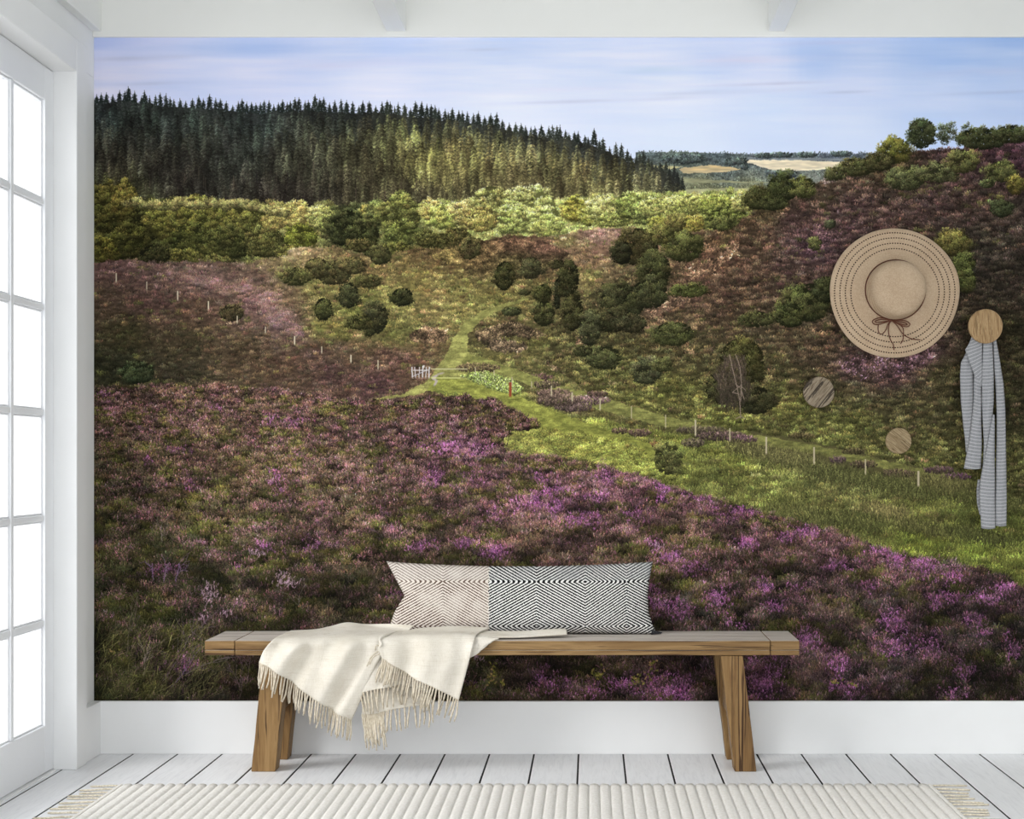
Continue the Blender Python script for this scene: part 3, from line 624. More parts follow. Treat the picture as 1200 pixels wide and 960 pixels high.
# ---------------------------------------------------------------- materials
def lin(c): return tuple(((v/255)/12.92 if v/255 <= .04045 else ((v/255+.055)/1.055)**2.4) for v in c)+(1,)

class M:
    def __init__(s, name, rough=.6, spec=.3):
        s.m = bpy.data.materials.new(name); s.m.use_nodes = True; s.t = s.m.node_tree; s.N = s.t.nodes
        s.b = s.N['Principled BSDF']; s.b.inputs['Roughness'].default_value = rough
        s.b.inputs['Specular IOR Level'].default_value = spec
    def n(s, typ, **kw):
        nd = s.N.new(typ)
        for k, v in kw.items():
            if k.startswith('i_'):
                key = k[2:]; key = int(key) if key.isdigit() else key
                if hasattr(v, 'links') or isinstance(v, bpy.types.NodeSocket): s.t.links.new(v, nd.inputs[key])
                else: nd.inputs[key].default_value = v
            else: setattr(nd, k, v)
        return nd
    def l(s, a, b): s.t.links.new(a, b)
    def coord(s, kind='Object', scale=(1, 1, 1), rot=(0, 0, 0)):
        tc = s.n('ShaderNodeTexCoord'); mp = s.n('ShaderNodeMapping')
        s.l(tc.outputs[kind], mp.inputs['Vector']); mp.inputs['Scale'].default_value = scale; mp.inputs['Rotation'].default_value = rot
        return mp.outputs['Vector']
    def noise(s, vec, scale, detail=4, rough=.55, dist=0):
        nd = s.n('ShaderNodeTexNoise'); s.l(vec, nd.inputs['Vector'])
        nd.inputs['Scale'].default_value = scale; nd.inputs['Detail'].default_value = detail
        nd.inputs['Roughness'].default_value = rough; nd.inputs['Distortion'].default_value = dist
        return nd.outputs['Fac']
    def ramp(s, fac, stops):
        r = s.n('ShaderNodeValToRGB'); s.l(fac, r.inputs['Fac']); e = r.color_ramp.elements
        while len(e) < len(stops): e.new(.5)
        for k, (p, c) in enumerate(stops): e[k].position = p; e[k].color = lin(c) if len(c) == 3 else c
        return r.outputs['Color']
    def mix(s, fac, a, b, mode='MIX'):
        m = s.n('ShaderNodeMix', data_type='RGBA', blend_type=mode)
        for sock, v in ((m.inputs[0], fac), (m.inputs[6], a), (m.inputs[7], b)):
            if isinstance(v, bpy.types.NodeSocket): s.l(v, sock)
            else: sock.default_value = v
        return m.outputs[2]
    def math(s, op, a, b=None, c=None):
        m = s.n('ShaderNodeMath', operation=op)
        for k, v in enumerate((a, b, c)):
            if v is None: continue
            if isinstance(v, bpy.types.NodeSocket): s.l(v, m.inputs[k])
            else: m.inputs[k].default_value = v
        return m.outputs[0]
    def bump(s, h, strength=.3, dist=.002):
        b = s.n('ShaderNodeBump'); s.l(h, b.inputs['Height']); b.inputs['Strength'].default_value = strength; b.inputs['Distance'].default_value = dist
        s.l(b.outputs['Normal'], s.b.inputs['Normal'])
    def col(s, c):
        if isinstance(c, bpy.types.NodeSocket): s.l(c, s.b.inputs['Base Color'])
        else: s.b.inputs['Base Color'].default_value = lin(c)

def paint(name, c, rough=.45, var=4, spec=.3):
    m = M(name, rough, spec); v = m.coord('Object')
    f = m.noise(v, 3, 3)
    m.col(m.ramp(f, [(.3, tuple(max(0, k-var) for k in c)), (.7, c)]))
    g = m.noise(m.coord('Object', (4, 4, 60)), 8, 4)
    m.bump(g, .08, .0008)
    return m.m
WALL = paint('white_wall_paint', (240, 241, 240), .6)
TRIM = paint('white_trim_paint', (240, 241, 241), .4)
DOORP = paint('white_door_paint', (238, 240, 243), .35)
BEAM = paint('white_beam_paint', (238, 239, 236), .5)

m = M('white_floor_paint', .38, .35)
v = m.coord('Object', (14, 1.1, 8)); f = m.noise(v, 5, 8, .62, 1.2)
v2 = m.coord('Object', (60, 3, 20)); g = m.noise(v2, 4, 4)
c1 = m.ramp(f, [(.28, (222, 223, 226)), (.5, (236, 237, 239)), (.75, (243, 244, 246))])
m.col(m.mix(m.math('MULTIPLY', g, .25), c1, lin((226, 227, 229))))
m.bump(f, .15, .001); FLOOR = m.m
m = M('dark_gap', .9); m.col((12, 11, 11)); GAP = m.m

def wood(name, dark, mid, light, axis='X', crack=.6, rough=.55):
    m = M(name, rough, .25)
    s1 = {'X': (1.2, 16, 16), 'Z': (16, 16, 1.2)}[axis]; s2 = {'X': (.9, 30, 30), 'Z': (30, 30, .9)}[axis]; s3 = {'X': (3, 60, 60), 'Z': (60, 60, 3)}[axis]
    oi = m.n('ShaderNodeObjectInfo')
    def shifted(sc_):
        v = m.coord('Object', sc_); a = m.n('ShaderNodeVectorMath', operation='ADD'); m.l(v, a.inputs[0])
        r = m.math('MULTIPLY', oi.outputs['Random'], 37.); m.l(r, a.inputs[1]); return a.outputs[0]
    f = m.noise(shifted(s1), 1.6, 6, .6, 1.4); fine = m.noise(shifted(s3), 2.5, 5, .6)
    c = m.ramp(f, [(.28, dark), (.45, mid), (.62, light), (.8, mid)])
    c = m.mix(m.math('MULTIPLY', fine, .5), c, lin(tuple(int(k*.72) for k in mid)), 'MIX')
    ck = m.noise(shifted(s2), 1.5, 3, .5, 2.2)
    ckm = m.ramp(ck, [(.375, (255, 255, 255)), (.41, (0, 0, 0))])
    c = m.mix(m.math('MULTIPLY', ckm, crack), c, lin((58, 36, 18)))
    m.col(c); m.bump(m.math('SUBTRACT', m.math('MULTIPLY', fine, .5), ckm), .35, .0015)
    return m.m
OAK = wood('aged_oak_long_grain', (84, 58, 32), (130, 100, 62), (156, 126, 84), 'X', .95)
OAKV = wood('aged_oak_upright_grain', (84, 58, 32), (130, 99, 60), (156, 125, 82), 'Z', .95)
OAKTOP = wood('silvered_oak_top', (178, 166, 154), (206, 197, 187), (222, 214, 206), 'X', .35, .5)

m = M('clear_glass', .02)
for nd in list(m.N):
    if nd.type == 'BSDF_PRINCIPLED': m.N.remove(nd)
tr = m.n('ShaderNodeBsdfTransparent'); gl = m.n('ShaderNodeBsdfGlossy'); gl.inputs['Roughness'].default_value = .02
lw = m.n('ShaderNodeLayerWeight'); lw.inputs['Blend'].default_value = .5
fz = m.math('MULTIPLY', m.math('POWER', lw.outputs['Facing'], 4.0), .4)
mx = m.n('ShaderNodeMixShader'); m.l(fz, mx.inputs[0]); m.l(tr.outputs[0], mx.inputs[1]); m.l(gl.outputs[0], mx.inputs[2])
m.l(mx.outputs[0], m.N['Material Output'].inputs['Surface']); GLASS = m.m

# ---------------------------------------------------------------- the room shell
YW = 5.908                                    # face of the back wall
XL = (110-VX)*YW/FPX; XR = (1420-VX)*YW/FPX
ZT = 2.96
def struct(o): o['kind'] = 'structure'; return o
struct(box('wall_back', XL-.2, XR+.14, YW+.0022, YW+.14, -.03, ZT+.06, WALL, bev=0))
struct(box('wall_right', XR+.0005, XR+.14, 2.2, YW+.002, -.03, ZT+.06, WALL, bev=0))
YC0, YC1 = 5.593, 5.706                       # door casing beside the corner
YD0 = YC0-2*1.084-.004
struct(box('wall_left', -1.908, XL, YC1-.02, YW+.002, -.03, 2.46, WALL, bev=0))
struct(box('wall_left_front', -1.908, XL, 2.2, YD0-.09, -.03, 2.46, WALL, bev=0)).name = 'wall_left.001'
struct(box('wall_left', -1.908, XL, 2.2, YW+.002, 2.461, ZT+.06, WALL, bev=0))
struct(box('ceiling', XL-.16, XR+.14, 2.2, YW+.14, ZT, ZT+.05, BEAM, bev=0))
# header board above the picture and the beams that run to it
ZH = EYE+(VY-43)*5.893/FPX
struct(box('trim_header', XL, XR, 5.893, YW+.0018, ZH, ZT, BEAM, bev=.002)).name = 'trim_1'
ZB = EYE+(VY-37)*5.893/FPX
k = 5.893/FPX
n = 2
for xa, xb in (((453-VX)*k, (476-VX)*k), ((900-VX)*k, (919.5-VX)*k), (XR-.14, XR-.07)):
    b = empty('ceiling_beam', ((xa+xb)/2, 4.0, ZB)); b['kind'] = 'structure'; b.name = 'trim_%d' % n; n += 1
    keep(box('beam_board', xa, xb, 2.3, 5.8925, ZB, ZT-.0005, BEAM, bev=.003), b)
struct(box('trim_crown_left', XL+.0005, (119-VX)*k, 2.3, 5.8925, ZB, ZT-.0005, BEAM, bev=.002)).name = 'trim_5'
# skirting
ZS = EYE-(822-VY)*5.89/FPX
XS = (118-VX)*5.89/FPX
def skirt(name, x0, x1, y0, y1):
    return struct(box(name, x0, x1, y0, y1, .0, ZS, TRIM, bev=.0025))
skirt('baseboard_back', XL+.001, XR-.001, 5.89, YW-.0002)
skirt('baseboard_left', XL+.0005, XS, YC1+.001, 5.8895)
skirt('baseboard_right', XR-.018, XR-.0005, 2.3, 5.8895)

# floor boards
fl = empty('floor', (0, 4, 0)); fl['kind'] = 'structure'
keep(box('subfloor', XL-.14, XR+.1, 2.2, YW+.1, -.06, -.0205, GAP, bev=0), fl)
PITCH = .162; G = .0064
i = -12
while True:
    xa = -.0465+PITCH*i+G/2; xb = xa+PITCH-G
    if xa > XR+.02: break
    xa_ = max(xa, XL-.13)
    o = box('floor_board', xa_, xb, 2.2, YW+.05, -.02, 0, FLOOR, bev=.0012, seg=1)
    # an own origin per board so that the grain differs from board to board
    off = Vector(((xa_+xb)/2, 3.4+((i*37) % 11)*.13, -.01))
    o.data.transform(Matrix.Translation(-off)); o.location = off
    keep(o, fl); i += 1
    keep(box('dark_joint', xb+.0001, xb+G-.0001, 2.2, YW+.05, -.02, -.0011, GAP, bev=0), fl)

# ---------------------------------------------------------------- glazed door in the left wall
XCF = -1.775                                   # face of the casing
XD = -1.855                                    # inner face of the door leaves
dr = empty('door_1', (XD, 4.5, 0)); dr['kind'] = 'structure'
keep(box('door_casing', -1.907, XCF, YC0, YC1, 0, 2.523, TRIM, bev=.004), dr)
keep(box('door_casing', -1.907, XCF, YD0-.113, YD0, 0, 2.523, TRIM, bev=.004), dr)
keep(box('door_casing', -1.907, XCF, YD0+.0005, YC0-.0005, 2.41, 2.523, TRIM, bev=.004), dr)
keep(box('door_sill', -1.907, XD+.012, YD0, YC0-.0005, -.02, .004, TRIM, bev=.002), dr)
def leaf(y0, y1, flip):
    """one leaf: stiles, rails, three by six panes with beaded glazing bars"""
    th = .045; x0, x1 = XD-th, XD
    st = .086; zb, zt = .167, 2.294; pw, mu = .286, .027; rows = 6
    ph = (zt-zb-5*.022)/6
    keep(box('stile', x0, x1, y0+.001, y0+st, .006, 2.408, DOORP, bev=.003), dr)
    keep(box('stile', x0, x1, y1-st, y1-.001, .006, 2.408, DOORP, bev=.003), dr)
    keep(box('bottom_rail', x0, x1, y0+st+.0004, y1-st-.0004, .006, zb, DOORP, bev=.003), dr)
    keep(box('top_rail', x0, x1, y0+st+.0004, y1-st-.0004, zt, 2.408, DOORP, bev=.003), dr)
    ys = y0+st; ye = y1-st; w = (ye-ys-2*mu)/3
    for c in (1, 2):
        ya = ys+c*w+(c-1)*mu
        keep(box('glazing_bar', x0+.008, x1-.004, ya, ya+mu, zb+.0004, zt-.0004, DOORP, bev=.004, seg=2), dr)
    for r in range(1, 6):
        za = zb+r*ph+(r-1)*.022
        for c in range(3):
            ya = ys+c*(w+mu)
            keep(box('glazing_bar', x0+.009, x1-.005, ya+.0004, ya+w-.0004, za, za+.022, DOORP, bev=.004, seg=2), dr)
    for r in range(6):
        for c in range(3):
            ya = ys+c*(w+mu); za = zb+r*(ph+.022)
            # the pane and the thin beads that hold it
            keep(box('pane', x0+.020, x0+.024, ya-.001, ya+w+.001, za-.001, za+ph+.001, GLASS, bev=0), dr)
            bm = bmesh.new(); q = .0065
            for (a, b_, c_, d_) in ((ya, ya+q, za, za+ph), (ya+w-q, ya+w, za, za+ph), (ya+q, ya+w-q, za, za+q), (ya+q, ya+w-q, za+ph-q, za+ph)):
                bm_box(bm, x0+.0245, x0+.034, a+.0002, b_-.0002, c_+.0002, d_-.0002, .0015, 1)
            keep(link('glazing_bead', mesh_of('glazing_bead', bm), DOORP), dr)
leaf(YC0-1.084, YC0, 0); leaf(YC0-2*1.084-.002, YC0-1.086, 1)
# pale ground outside the glass
m = M('sunlit_terrace_stone', .8); m.col((236, 236, 236)); STONE = m.m
ter = struct(box('terrace', -6, -1.96, 0, 8, -.12, -.03, STONE, bev=0)); ter.name = 'trim_terrace'
# ---------------------------------------------------------------- the printed landscape on the back wall
img8, IW, IH = paint_mural()
im = bpy.data.images.new('heath_landscape_print', IW, IH, alpha=False)
buf = np.ones((IH, IW, 4), np.float32)
buf[..., :3] = img8[::-1]/255.0
im.pixels.foreach_set(buf.ravel()); im.update(); im.pack()
m = M('wallpaper_print', .85, .05)
tx = m.n('ShaderNodeTexImage', image=im, interpolation='Cubic', extension='EXTEND')
uv = m.n('ShaderNodeUVMap'); uv.uv_map = 'UVMap'; m.l(uv.outputs[0], tx.inputs['Vector'])
g = m.mix(1.0, tx.outputs['Color'], (PRINT_GAIN, PRINT_GAIN, PRINT_GAIN, 1), 'MULTIPLY')
m.col(g)
PRINT = m.m
zb = EYE-(822-VY)*YW/FPX; zt = EYE-(43-VY)*YW/FPX
bm = bmesh.new(); bm_box(bm, XL+.0006, XR-.0006, YW, YW+.0016, zb, zt)
uvl = bm.loops.layers.uv.new('UVMap')
for f_ in bm.faces:
    for lp in f_.loops:
        lp[uvl].uv = ((lp.vert.co.x-XL)/(XR-XL), (lp.vert.co.z-zb)/(zt-zb))
mural = link('wall_mural', mesh_of('wall_mural', bm), PRINT)
tag(mural, 'wall-sized landscape print of purple heather, green valley path and spruce forest', 'mural')
# ---------------------------------------------------------------- the bench
YF, YB = 5.556, 5.868
ZTOP = .450
bench = empty('bench', ((-1.325+.713)/2, (YF+YB)/2, 0), 'long rustic oak bench with greyed top and splayed legs, against the mural', 'bench')
def plank(name, x0, x1, y0, y1, z0, z1, sidemat, wob=.0012, nx=24):
    """sawn board with slightly uneven edges; weathered on the upper face"""
    bm = bmesh.new(); bm_box(bm, x0, x1, y0, y1, z0, z1, .0025, 2)
    if nx > 1:
        es = [e for e in bm.edges if abs(e.verts[0].co.x-e.verts[1].co.x) > (x1-x0)*.5]
        bmesh.ops.subdivide_edges(bm, edges=es, cuts=nx, use_grid_fill=True)
        for v in bm.verts:
            n_ = mnoise.noise(Vector((v.co.x*6, v.co.y*9, v.co.z*9)))
            v.co.z += n_*wob*(.4 if v.co.z > z1-.004 else 1); v.co.y += mnoise.noise(Vector((v.co.x*7+5, v.co.y*3, v.co.z*20)))*wob*.7
    me = mesh_of(name, bm); c = Vector(((x0+x1)/2, (y0+y1)/2, (z0+z1)/2))
    me.transform(Matrix.Translation(-c)); o = link(name, me, sidemat); o.location = c
    me.materials.append(OAKTOP)
    for p in me.polygons:
        if p.normal.z > .8: p.material_index = 1
    return keep(o, bench)
xs0, xs1 = -1.325, .713
ca, cb = -1.2225, .614
W3 = (YB-YF-.004)/3
for k in range(3):
    ya = YF+k*(W3+.002)
    plank('top_plank', ca+.001, cb-.001, ya, ya+W3, ZTOP-.032, ZTOP, OAK)
for a, b_ in ((xs0, ca-.001), (cb+.001, xs1)):
    plank('end_board', a, b_, YF, YB, ZTOP-.032, ZTOP, OAK, nx=6)
plank('front_rail', ca+.001, cb-.001, YF+.001, YF+.045, ZTOP-.0500, ZTOP-.0328, OAK, .0008)
plank('front_rail', xs0+.0005, ca-.001, YF+.001, YF+.045, ZTOP-.0500, ZTOP-.0328, OAK, .0008, 4)
plank('front_rail', cb+.001, xs1-.0005, YF+.001, YF+.045, ZTOP-.0500, ZTOP-.0328, OAK, .0008, 4)
plank('back_rail', xs0+.0005, xs1-.0005, YB-.045, YB-.001, ZTOP-.0500, ZTOP-.0328, OAK, .0008)
def leg(xb, w, dx, y0, y1):
    """square leg, leaning by dx towards the middle of the bench at its top"""
    zt_ = ZTOP-.0515
    bm = bmesh.new(); bm_box(bm, xb, xb+w, y0, y1, 0, zt_, .003, 2)
    es = [e for e in bm.edges if abs(e.verts[0].co.z-e.verts[1].co.z) > .2]
    bmesh.ops.subdivide_edges(bm, edges=es, cuts=14, use_grid_fill=True)
    for v in bm.verts:
        t = v.co.z/zt_
        v.co.x += dx*t + mnoise.noise(Vector((v.co.x*20, v.co.y*10, v.co.z*12)))*.0016
    me = mesh_of('leg', bm); c = Vector((xb+w/2, (y0+y1)/2, 0)); me.transform(Matrix.Translation(-c))
    o = link('leg', me, OAKV); o.location = c; return keep(o, bench)
leg(-1.167, .083, .040, YF+.004, YF+.082); leg(-1.167, .083, .040, YB-.085, YB-.008)
leg(.491, .076, -.047, YF+.004, YF+.082); leg(.483, .076, -.047, YB-.085, YB-.008)
for xx, dx in ((-1.150, .022), (.489, -.022)):
    bm = bmesh.new(); bm_box(bm, xx+dx, xx+dx+.05, YF+.083, YB-.086, .195, .262, .003, 2)
    keep(link('stretcher', mesh_of('stretcher', bm), OAK), bench)

# ---------------------------------------------------------------- cushion
def interp(v, xs, ys): return float(np.interp(v, xs, ys))
def cushion():
    nu, nv = 96, 34
    m = M('herringbone_weave', .9, .1)
    uvn = m.n('ShaderNodeUVMap'); uvn.uv_map = 'Weave'; sp = m.n('ShaderNodeSeparateXYZ'); m.l(uvn.outputs[0], sp.inputs[0])
    U, Vv = sp.outputs[0], sp.outputs[1]
    tri = m.math('PINGPONG', U, 1.0)
    ph = m.math('ADD', m.math('MULTIPLY', Vv, 15.6), m.math('MULTIPLY', tri, 9.3))
    fr = m.math('FRACT', ph)
    nz = m.noise(m.coord('Object'), 260, 3); nl = m.noise(m.coord('Object'), 14, 3)
    e = m.math('ADD', fr, m.math('MULTIPLY', m.math('SUBTRACT', nz, .5), .85))
    dark = m.ramp(e, [(.50, (18, 18, 20)), (.60, (222, 222, 218))])
    lg = m.ramp(e, [(.40, (88, 66, 54)), (.50, (216, 208, 198))])
    lg = m.mix(m.ramp(nl, [(.45, (0, 0, 0)), (.75, (190, 190, 190))]), lg, lin((214, 206, 196)))
    isr = m.math('GREATER_THAN', U, 2.0)
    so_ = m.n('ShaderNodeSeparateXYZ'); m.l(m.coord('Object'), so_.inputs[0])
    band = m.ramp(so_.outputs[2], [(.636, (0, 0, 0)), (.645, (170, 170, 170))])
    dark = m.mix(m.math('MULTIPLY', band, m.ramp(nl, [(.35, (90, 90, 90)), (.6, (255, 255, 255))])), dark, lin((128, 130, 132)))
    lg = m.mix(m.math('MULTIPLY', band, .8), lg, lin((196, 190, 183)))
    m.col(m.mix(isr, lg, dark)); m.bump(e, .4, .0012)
    bm = bmesh.new(); uvl = bm.loops.layers.uv.new('Weave')
    vv = [0, .12, .3, .53, .75, 1.]
    Lx = [463, 457, 462, 474, 464, 453]; Rx = [770, 765, 760, 759, 761, 765]
    grids = []
    for side in (-1, 1):
        g = []
        for j in range(nv+1):
            v = j/nv; row = []
            xl, xr = interp(v, vv, Lx), interp(v, vv, Rx)
            for i in range(nu+1):
                u = i/nu
                px = xl+(xr-xl)*u
                top = 658+5.8*math.sin(math.pi*u)**.8; bot = 743.2-1.2*math.sin(math.pi*u)
                py = bot+(top-bot)*v
                a = max(0., 1-abs(2*u-1)**4.5); b_ = max(0., 1-abs(2*v-1)**2.6)
                t = .052*(a**.6)*(b_**.7)*(1-.35*v)
                # creases running in from the corners and the dents of a stuffed pillow
                cr = mnoise.noise(Vector((u*5+3, v*2.2, .3)))*.006*min(1, t*60)
                cr += .004*math.sin((u*9+v*3))*min(1, t*40)*(v < .9)
                lean = 5.752+.096*v**1.2
                d = lean+side*(t+(cr if side < 0 else 0))
                p = P(px, py, lean); q = Vector((p.x, d, p.z))
                if v < .3 and side < 0: q.z -= 0
                row.append((q, px, py))
            g.append(row)
        grids.append(g)
    V = {}
    def vert(s, j, i):
        key = (0 if (i in (0, nu) or j in (0, nv)) else s, j, i)
        if key not in V: V[key] = bm.verts.new(grids[s][j][i][0])
        return V[key]
    def wv(px, py):
        u = np.interp(px, [410, 465, 520, 573, 629, 686, 734, 790], [-1, 0, 1, 2, 3, 4, 5, 6])
        w_ = py-681
        w_ = -w_ if py < 681 else (w_ if py < 733 else 52-(py-733))
        return (float(u), w_/52.)
    for s in (0, 1):
        for j in range(nv):
            for i in range(nu):
                vs_ = [vert(s, j, i), vert(s, j, i+1), vert(s, j+1, i+1), vert(s, j+1, i)]
                ids = [(j, i), (j, i+1), (j+1, i+1), (j+1, i)]
                if s == 1: vs_ = vs_[::-1]; ids = ids[::-1]
                f = bm.faces.new(vs_)
                for lp, (jj, ii) in zip(f.loops, ids): lp[uvl].uv = wv(grids[s][jj][ii][1], grids[s][jj][ii][2])
    me = mesh_of('cushion_cover', bm); root = empty('cushion', P(612, 743, 5.75), 'long rectangular cushion, half cream half black-and-white herringbone, leaning on the bench', 'cushion')
    o = link('cushion_cover', me, m.m, None, True); keep(o, root)
    # piping along the seam between the two cloths, and the small corner tab
    seam = [grids[0][j][int(round(nu*(573-interp(j/nv, vv, Lx))/(interp(j/nv, vv, Rx)-interp(j/nv, vv, Lx))))][0]+Vector((0, -.0006, 0)) for j in range(2, nv)]
    s_ = link('seam', tube_mesh('seam', seam, .0011, 5), CREAM, None, True); keep(s_, root)
    bm = bmesh.new(); p0, p1, p2, p3 = P(764, 738.5, 5.74), P(776, 741.5, 5.735), P(775, 742.8, 5.735), P(763, 744, 5.735)
    vs0 = [bm.verts.new(p) for p in (p0, p1, p2, p3)]; f = bm.faces.new(vs0)
    r = bmesh.ops.extrude_face_region(bm, geom=[f]); 
    for v_ in [g for g in r['geom'] if isinstance(g, bmesh.types.BMVert)]: v_.co.y += .01
    keep(link('corner_tab', mesh_of('corner_tab', bm), DARKCLOTH), root)
m = M('cream_wool', .9, .1)
v = m.coord('Object')
wa = m.noise(m.coord('Object', (.35, .35, 12)), 40, 3, .7); wb = m.noise(m.coord('Object', (12, 12, .35)), 40, 3, .7)
base_c = m.ramp(m.noise(v, 9, 4), [(.3, (209, 203, 190)), (.7, (226, 221, 210))])
c = m.mix(m.ramp(wa, [(.50, (0, 0, 0)), (.68, (150, 150, 150))]), base_c, lin((176, 162, 138)))
c = m.mix(m.ramp(wb, [(.50, (0, 0, 0)), (.68, (150, 150, 150))]), c, lin((176, 162, 138)))
m.col(c); m.bump(m.math('ADD', wa, wb), .5, .0015); CREAM = m.m
m = M('charcoal_cloth', .9, .1); m.col(m.ramp(m.noise(m.coord('Object'), 300, 2), [(.4, (24, 24, 26)), (.6, (58, 58, 60))])); DARKCLOTH = m.m
m = M('cream_yarn', .85, .1); m.col(m.ramp(m.noise(m.coord('Object'), 120, 3), [(.35, (186, 174, 152)), (.65, (212, 203, 186))])); YARN = m.m
cushion()

# ---------------------------------------------------------------- throw over the bench
def catmull(p0, p1, p2, p3, t):
    return .5*((2*p1)+(-p0+p2)*t+(2*p0-5*p1+4*p2-p3)*t*t+(-p0+3*p1-3*p2+p3)*t**3)
def curve(pts, n):
    pts = [Vector(p) for p in pts]; out = []
    m_ = len(pts)-1
    for i in range(n+1):
        s = i/n*m_; k = min(int(s), m_-1); t = s-k
        a, b_, c, d = pts[max(0, k-1)], pts[k], pts[k+1], pts[min(m_, k+2)]
        out.append(catmull(a, b_, c, d, t))
    return out
def cloth(name, rows, parent, nu=48, nv=44, folds=0.0, fseed=0, mat=None, thick=.0035, fdir=(18, 2.0, 4)):
    """cloth through the given rows of (photo x, photo y, distance) points"""
    R = [curve(r, nu) for r in rows]
    cols = [curve([R[j][i] for j in range(len(R))], nv) for i in range(nu+1)]
    W_ = [[P(*cols[i][j]) for i in range(nu+1)] for j in range(nv+1)]
    bm = bmesh.new(); vs_ = []
    for j in range(nv+1):
        row = []
        for i in range(nu+1):
            q = W_[j][i].copy(); u, v_ = i/nu, j/nv
            hang = max(0., min(1., (v_-.30)/.3))*(1-u**8*.9)
            f = folds*hang*(math.sin(u*fdir[0]+v_*fdir[1]+fseed)+.5*math.sin(u*fdir[0]*1.9-v_*3+fseed*2))
            q.y -= abs(folds)*1.2*hang + f
            q.y += mnoise.noise(Vector((u*4+fseed, v_*4, fseed)))*.003
            row.append(bm.verts.new(q))
        vs_.append(row)
    for j in range(nv):
        for i in range(nu): bm.faces.new((vs_[j][i], vs_[j+1][i], vs_[j+1][i+1], vs_[j][i+1]))
    bm.normal_update()
    hem = [vs_[nv][i].co.copy() for i in range(nu+1)]
    me = mesh_of(name, bm); o = link(name, me, mat or CREAM, None, True)
    sd = o.modifiers.new('thickness', 'SOLIDIFY'); sd.thickness = thick; sd.offset = 0
    keep(o, parent); return o, hem
RND = random.Random(5)
def fringe(hem, parent, n, L0, L1, lean=(-.15, .1), rad=.0033, dy=-.002, s0=0, s1=1):
    for k in range(n):
        s = (s0+(s1-s0)*(k+.5)/n)*(len(hem)-1); a = int(min(s, len(hem)-2)); p = hem[a].lerp(hem[a+1], s-a)
        L = RND.uniform(L0, L1); lx = RND.uniform(*lean)*L; cx = RND.uniform(-.06, .06)*L; y_ = dy+RND.uniform(-.004, .002)
        pts = [p+Vector((0, 0, .002)), p+Vector((lx*.25+cx*.5, y_*.5, -L*.3)), p+Vector((lx*.6+cx, y_, -L*.65)), p+Vector((lx+cx*.2, y_*.8, -L))]
        keep(link('tassel', tube_mesh('tassel', pts, [rad, rad*.9, rad*1.05, rad*.7], 5), YARN, None, True), parent)
throw = empty('throw_blanket', P(430, 750, 5.6), 'cream woven throw with fringed hem draped over the left end of the bench', 'blanket')
A, hemA = cloth('throw_cloth', [
    [(341,739.5,5.80),(369,738,5.81),(387,734.5,5.80),(406,730,5.79),(429,732,5.76),(459,731.5,5.71),(486,733,5.69)],
    [(334,743,5.68),(362,742,5.68),(390,740,5.68),(415,738,5.68),(440,739,5.68),(462,739,5.68),(478,740,5.68)],
    [(322,748.8,5.55),(346,748.3,5.55),(372,748,5.55),(398,747.6,5.55),(424,747.6,5.55),(448,748,5.55),(468,748,5.55)],
    [(310,762,5.526),(332,764,5.524),(356,766,5.524),(382,770,5.524),(410,774,5.524),(432,776,5.524),(446,772,5.524)],
    [(304,776,5.530),(318,782,5.526),(338,796,5.524),(358,810,5.524),(380,826,5.524),(396,836,5.524),(412,844,5.524)]], throw, folds=.016, fseed=1.2, fdir=(17, 3.5, 4))
Cc, hemC = cloth('under_fold', [
    [(430,758,5.522),(450,756,5.522),(470,756,5.522),(492,758,5.522),(505,760,5.522)],
    [(426,785,5.520),(446,783,5.518),(468,782,5.518),(490,784,5.520),(506,788,5.522)],
    [(421,812.5,5.520),(437,809,5.516),(453,806,5.516),(474,803,5.518),(500,812,5.522)]], throw, nu=24, nv=20, folds=.002, fseed=4)
Bb, hemB = cloth('front_fold', [
    [(470,741.5,5.66),(490,737,5.69),(515,735,5.69),(545,734.5,5.69),(573,736,5.685)],
    [(455,745,5.60),(482,742,5.62),(512,740.5,5.63),(540,740.5,5.63),(562,741.5,5.63)],
    [(446,749,5.53),(474,746.5,5.535),(506,746,5.535),(534,746,5.535),(557,747.5,5.54)],
    [(445,758,5.508),(470,766,5.506),(500,772,5.506),(528,774,5.506),(552,766,5.512)],
    [(448.5,771,5.506),(464,781,5.504),(486,795,5.504),(512,807,5.504),(537.5,821,5.506)]], throw, folds=.010, fseed=2.6, fdir=(12, -2.5, 4))
# rolled left lip of the front fold
lip = curve([P(466,741,5.66), P(452,745,5.55), P(445,749,5.51), P(447,755,5.49), P(444,760,5.49), P(446,766,5.492), P(449,771,5.494)], 16)
keep(link('rolled_lip', tube_mesh('rolled_lip', lip, [.003, .0045, .005, .0055, .0045, .005, .004, .004, .0045, .004, .004, .004, .0035, .0035, .003, .003, .003], 8), CREAM, None, True), throw)
Dd, hemD = cloth('tail_fold', [
    [(562,740,5.69),(590,740.5,5.685),(615,740.2,5.685),(640,738.4,5.685),(662,737.6,5.69)],
    [(560,743,5.64),(586,741.5,5.66),(612,741.5,5.655),(640,740,5.65),(664,739.6,5.655)],
    [(557,747.5,5.562),(584,747,5.585),(612,746.6,5.60),(640,745,5.62),(664.5,743.6,5.63)]], throw, nu=36, nv=14, thick=.006)
Ee, hemE = cloth('hanging_corner', [
    [(554,747.0,5.55),(562,747.2,5.551),(572,747.6,5.553),(585,748.2,5.56)],
    [(553,757,5.533),(560,757,5.534),(568,755.6,5.535),(579,750.6,5.545)],
    [(551,771,5.534),(556,768.5,5.534),(562,764,5.535),(575,753,5.54)]], throw, nu=16, nv=14, thick=.004)
fringe(hemA, throw, 44, .062, .085, (-.25, -.02), s0=.0, s1=1)
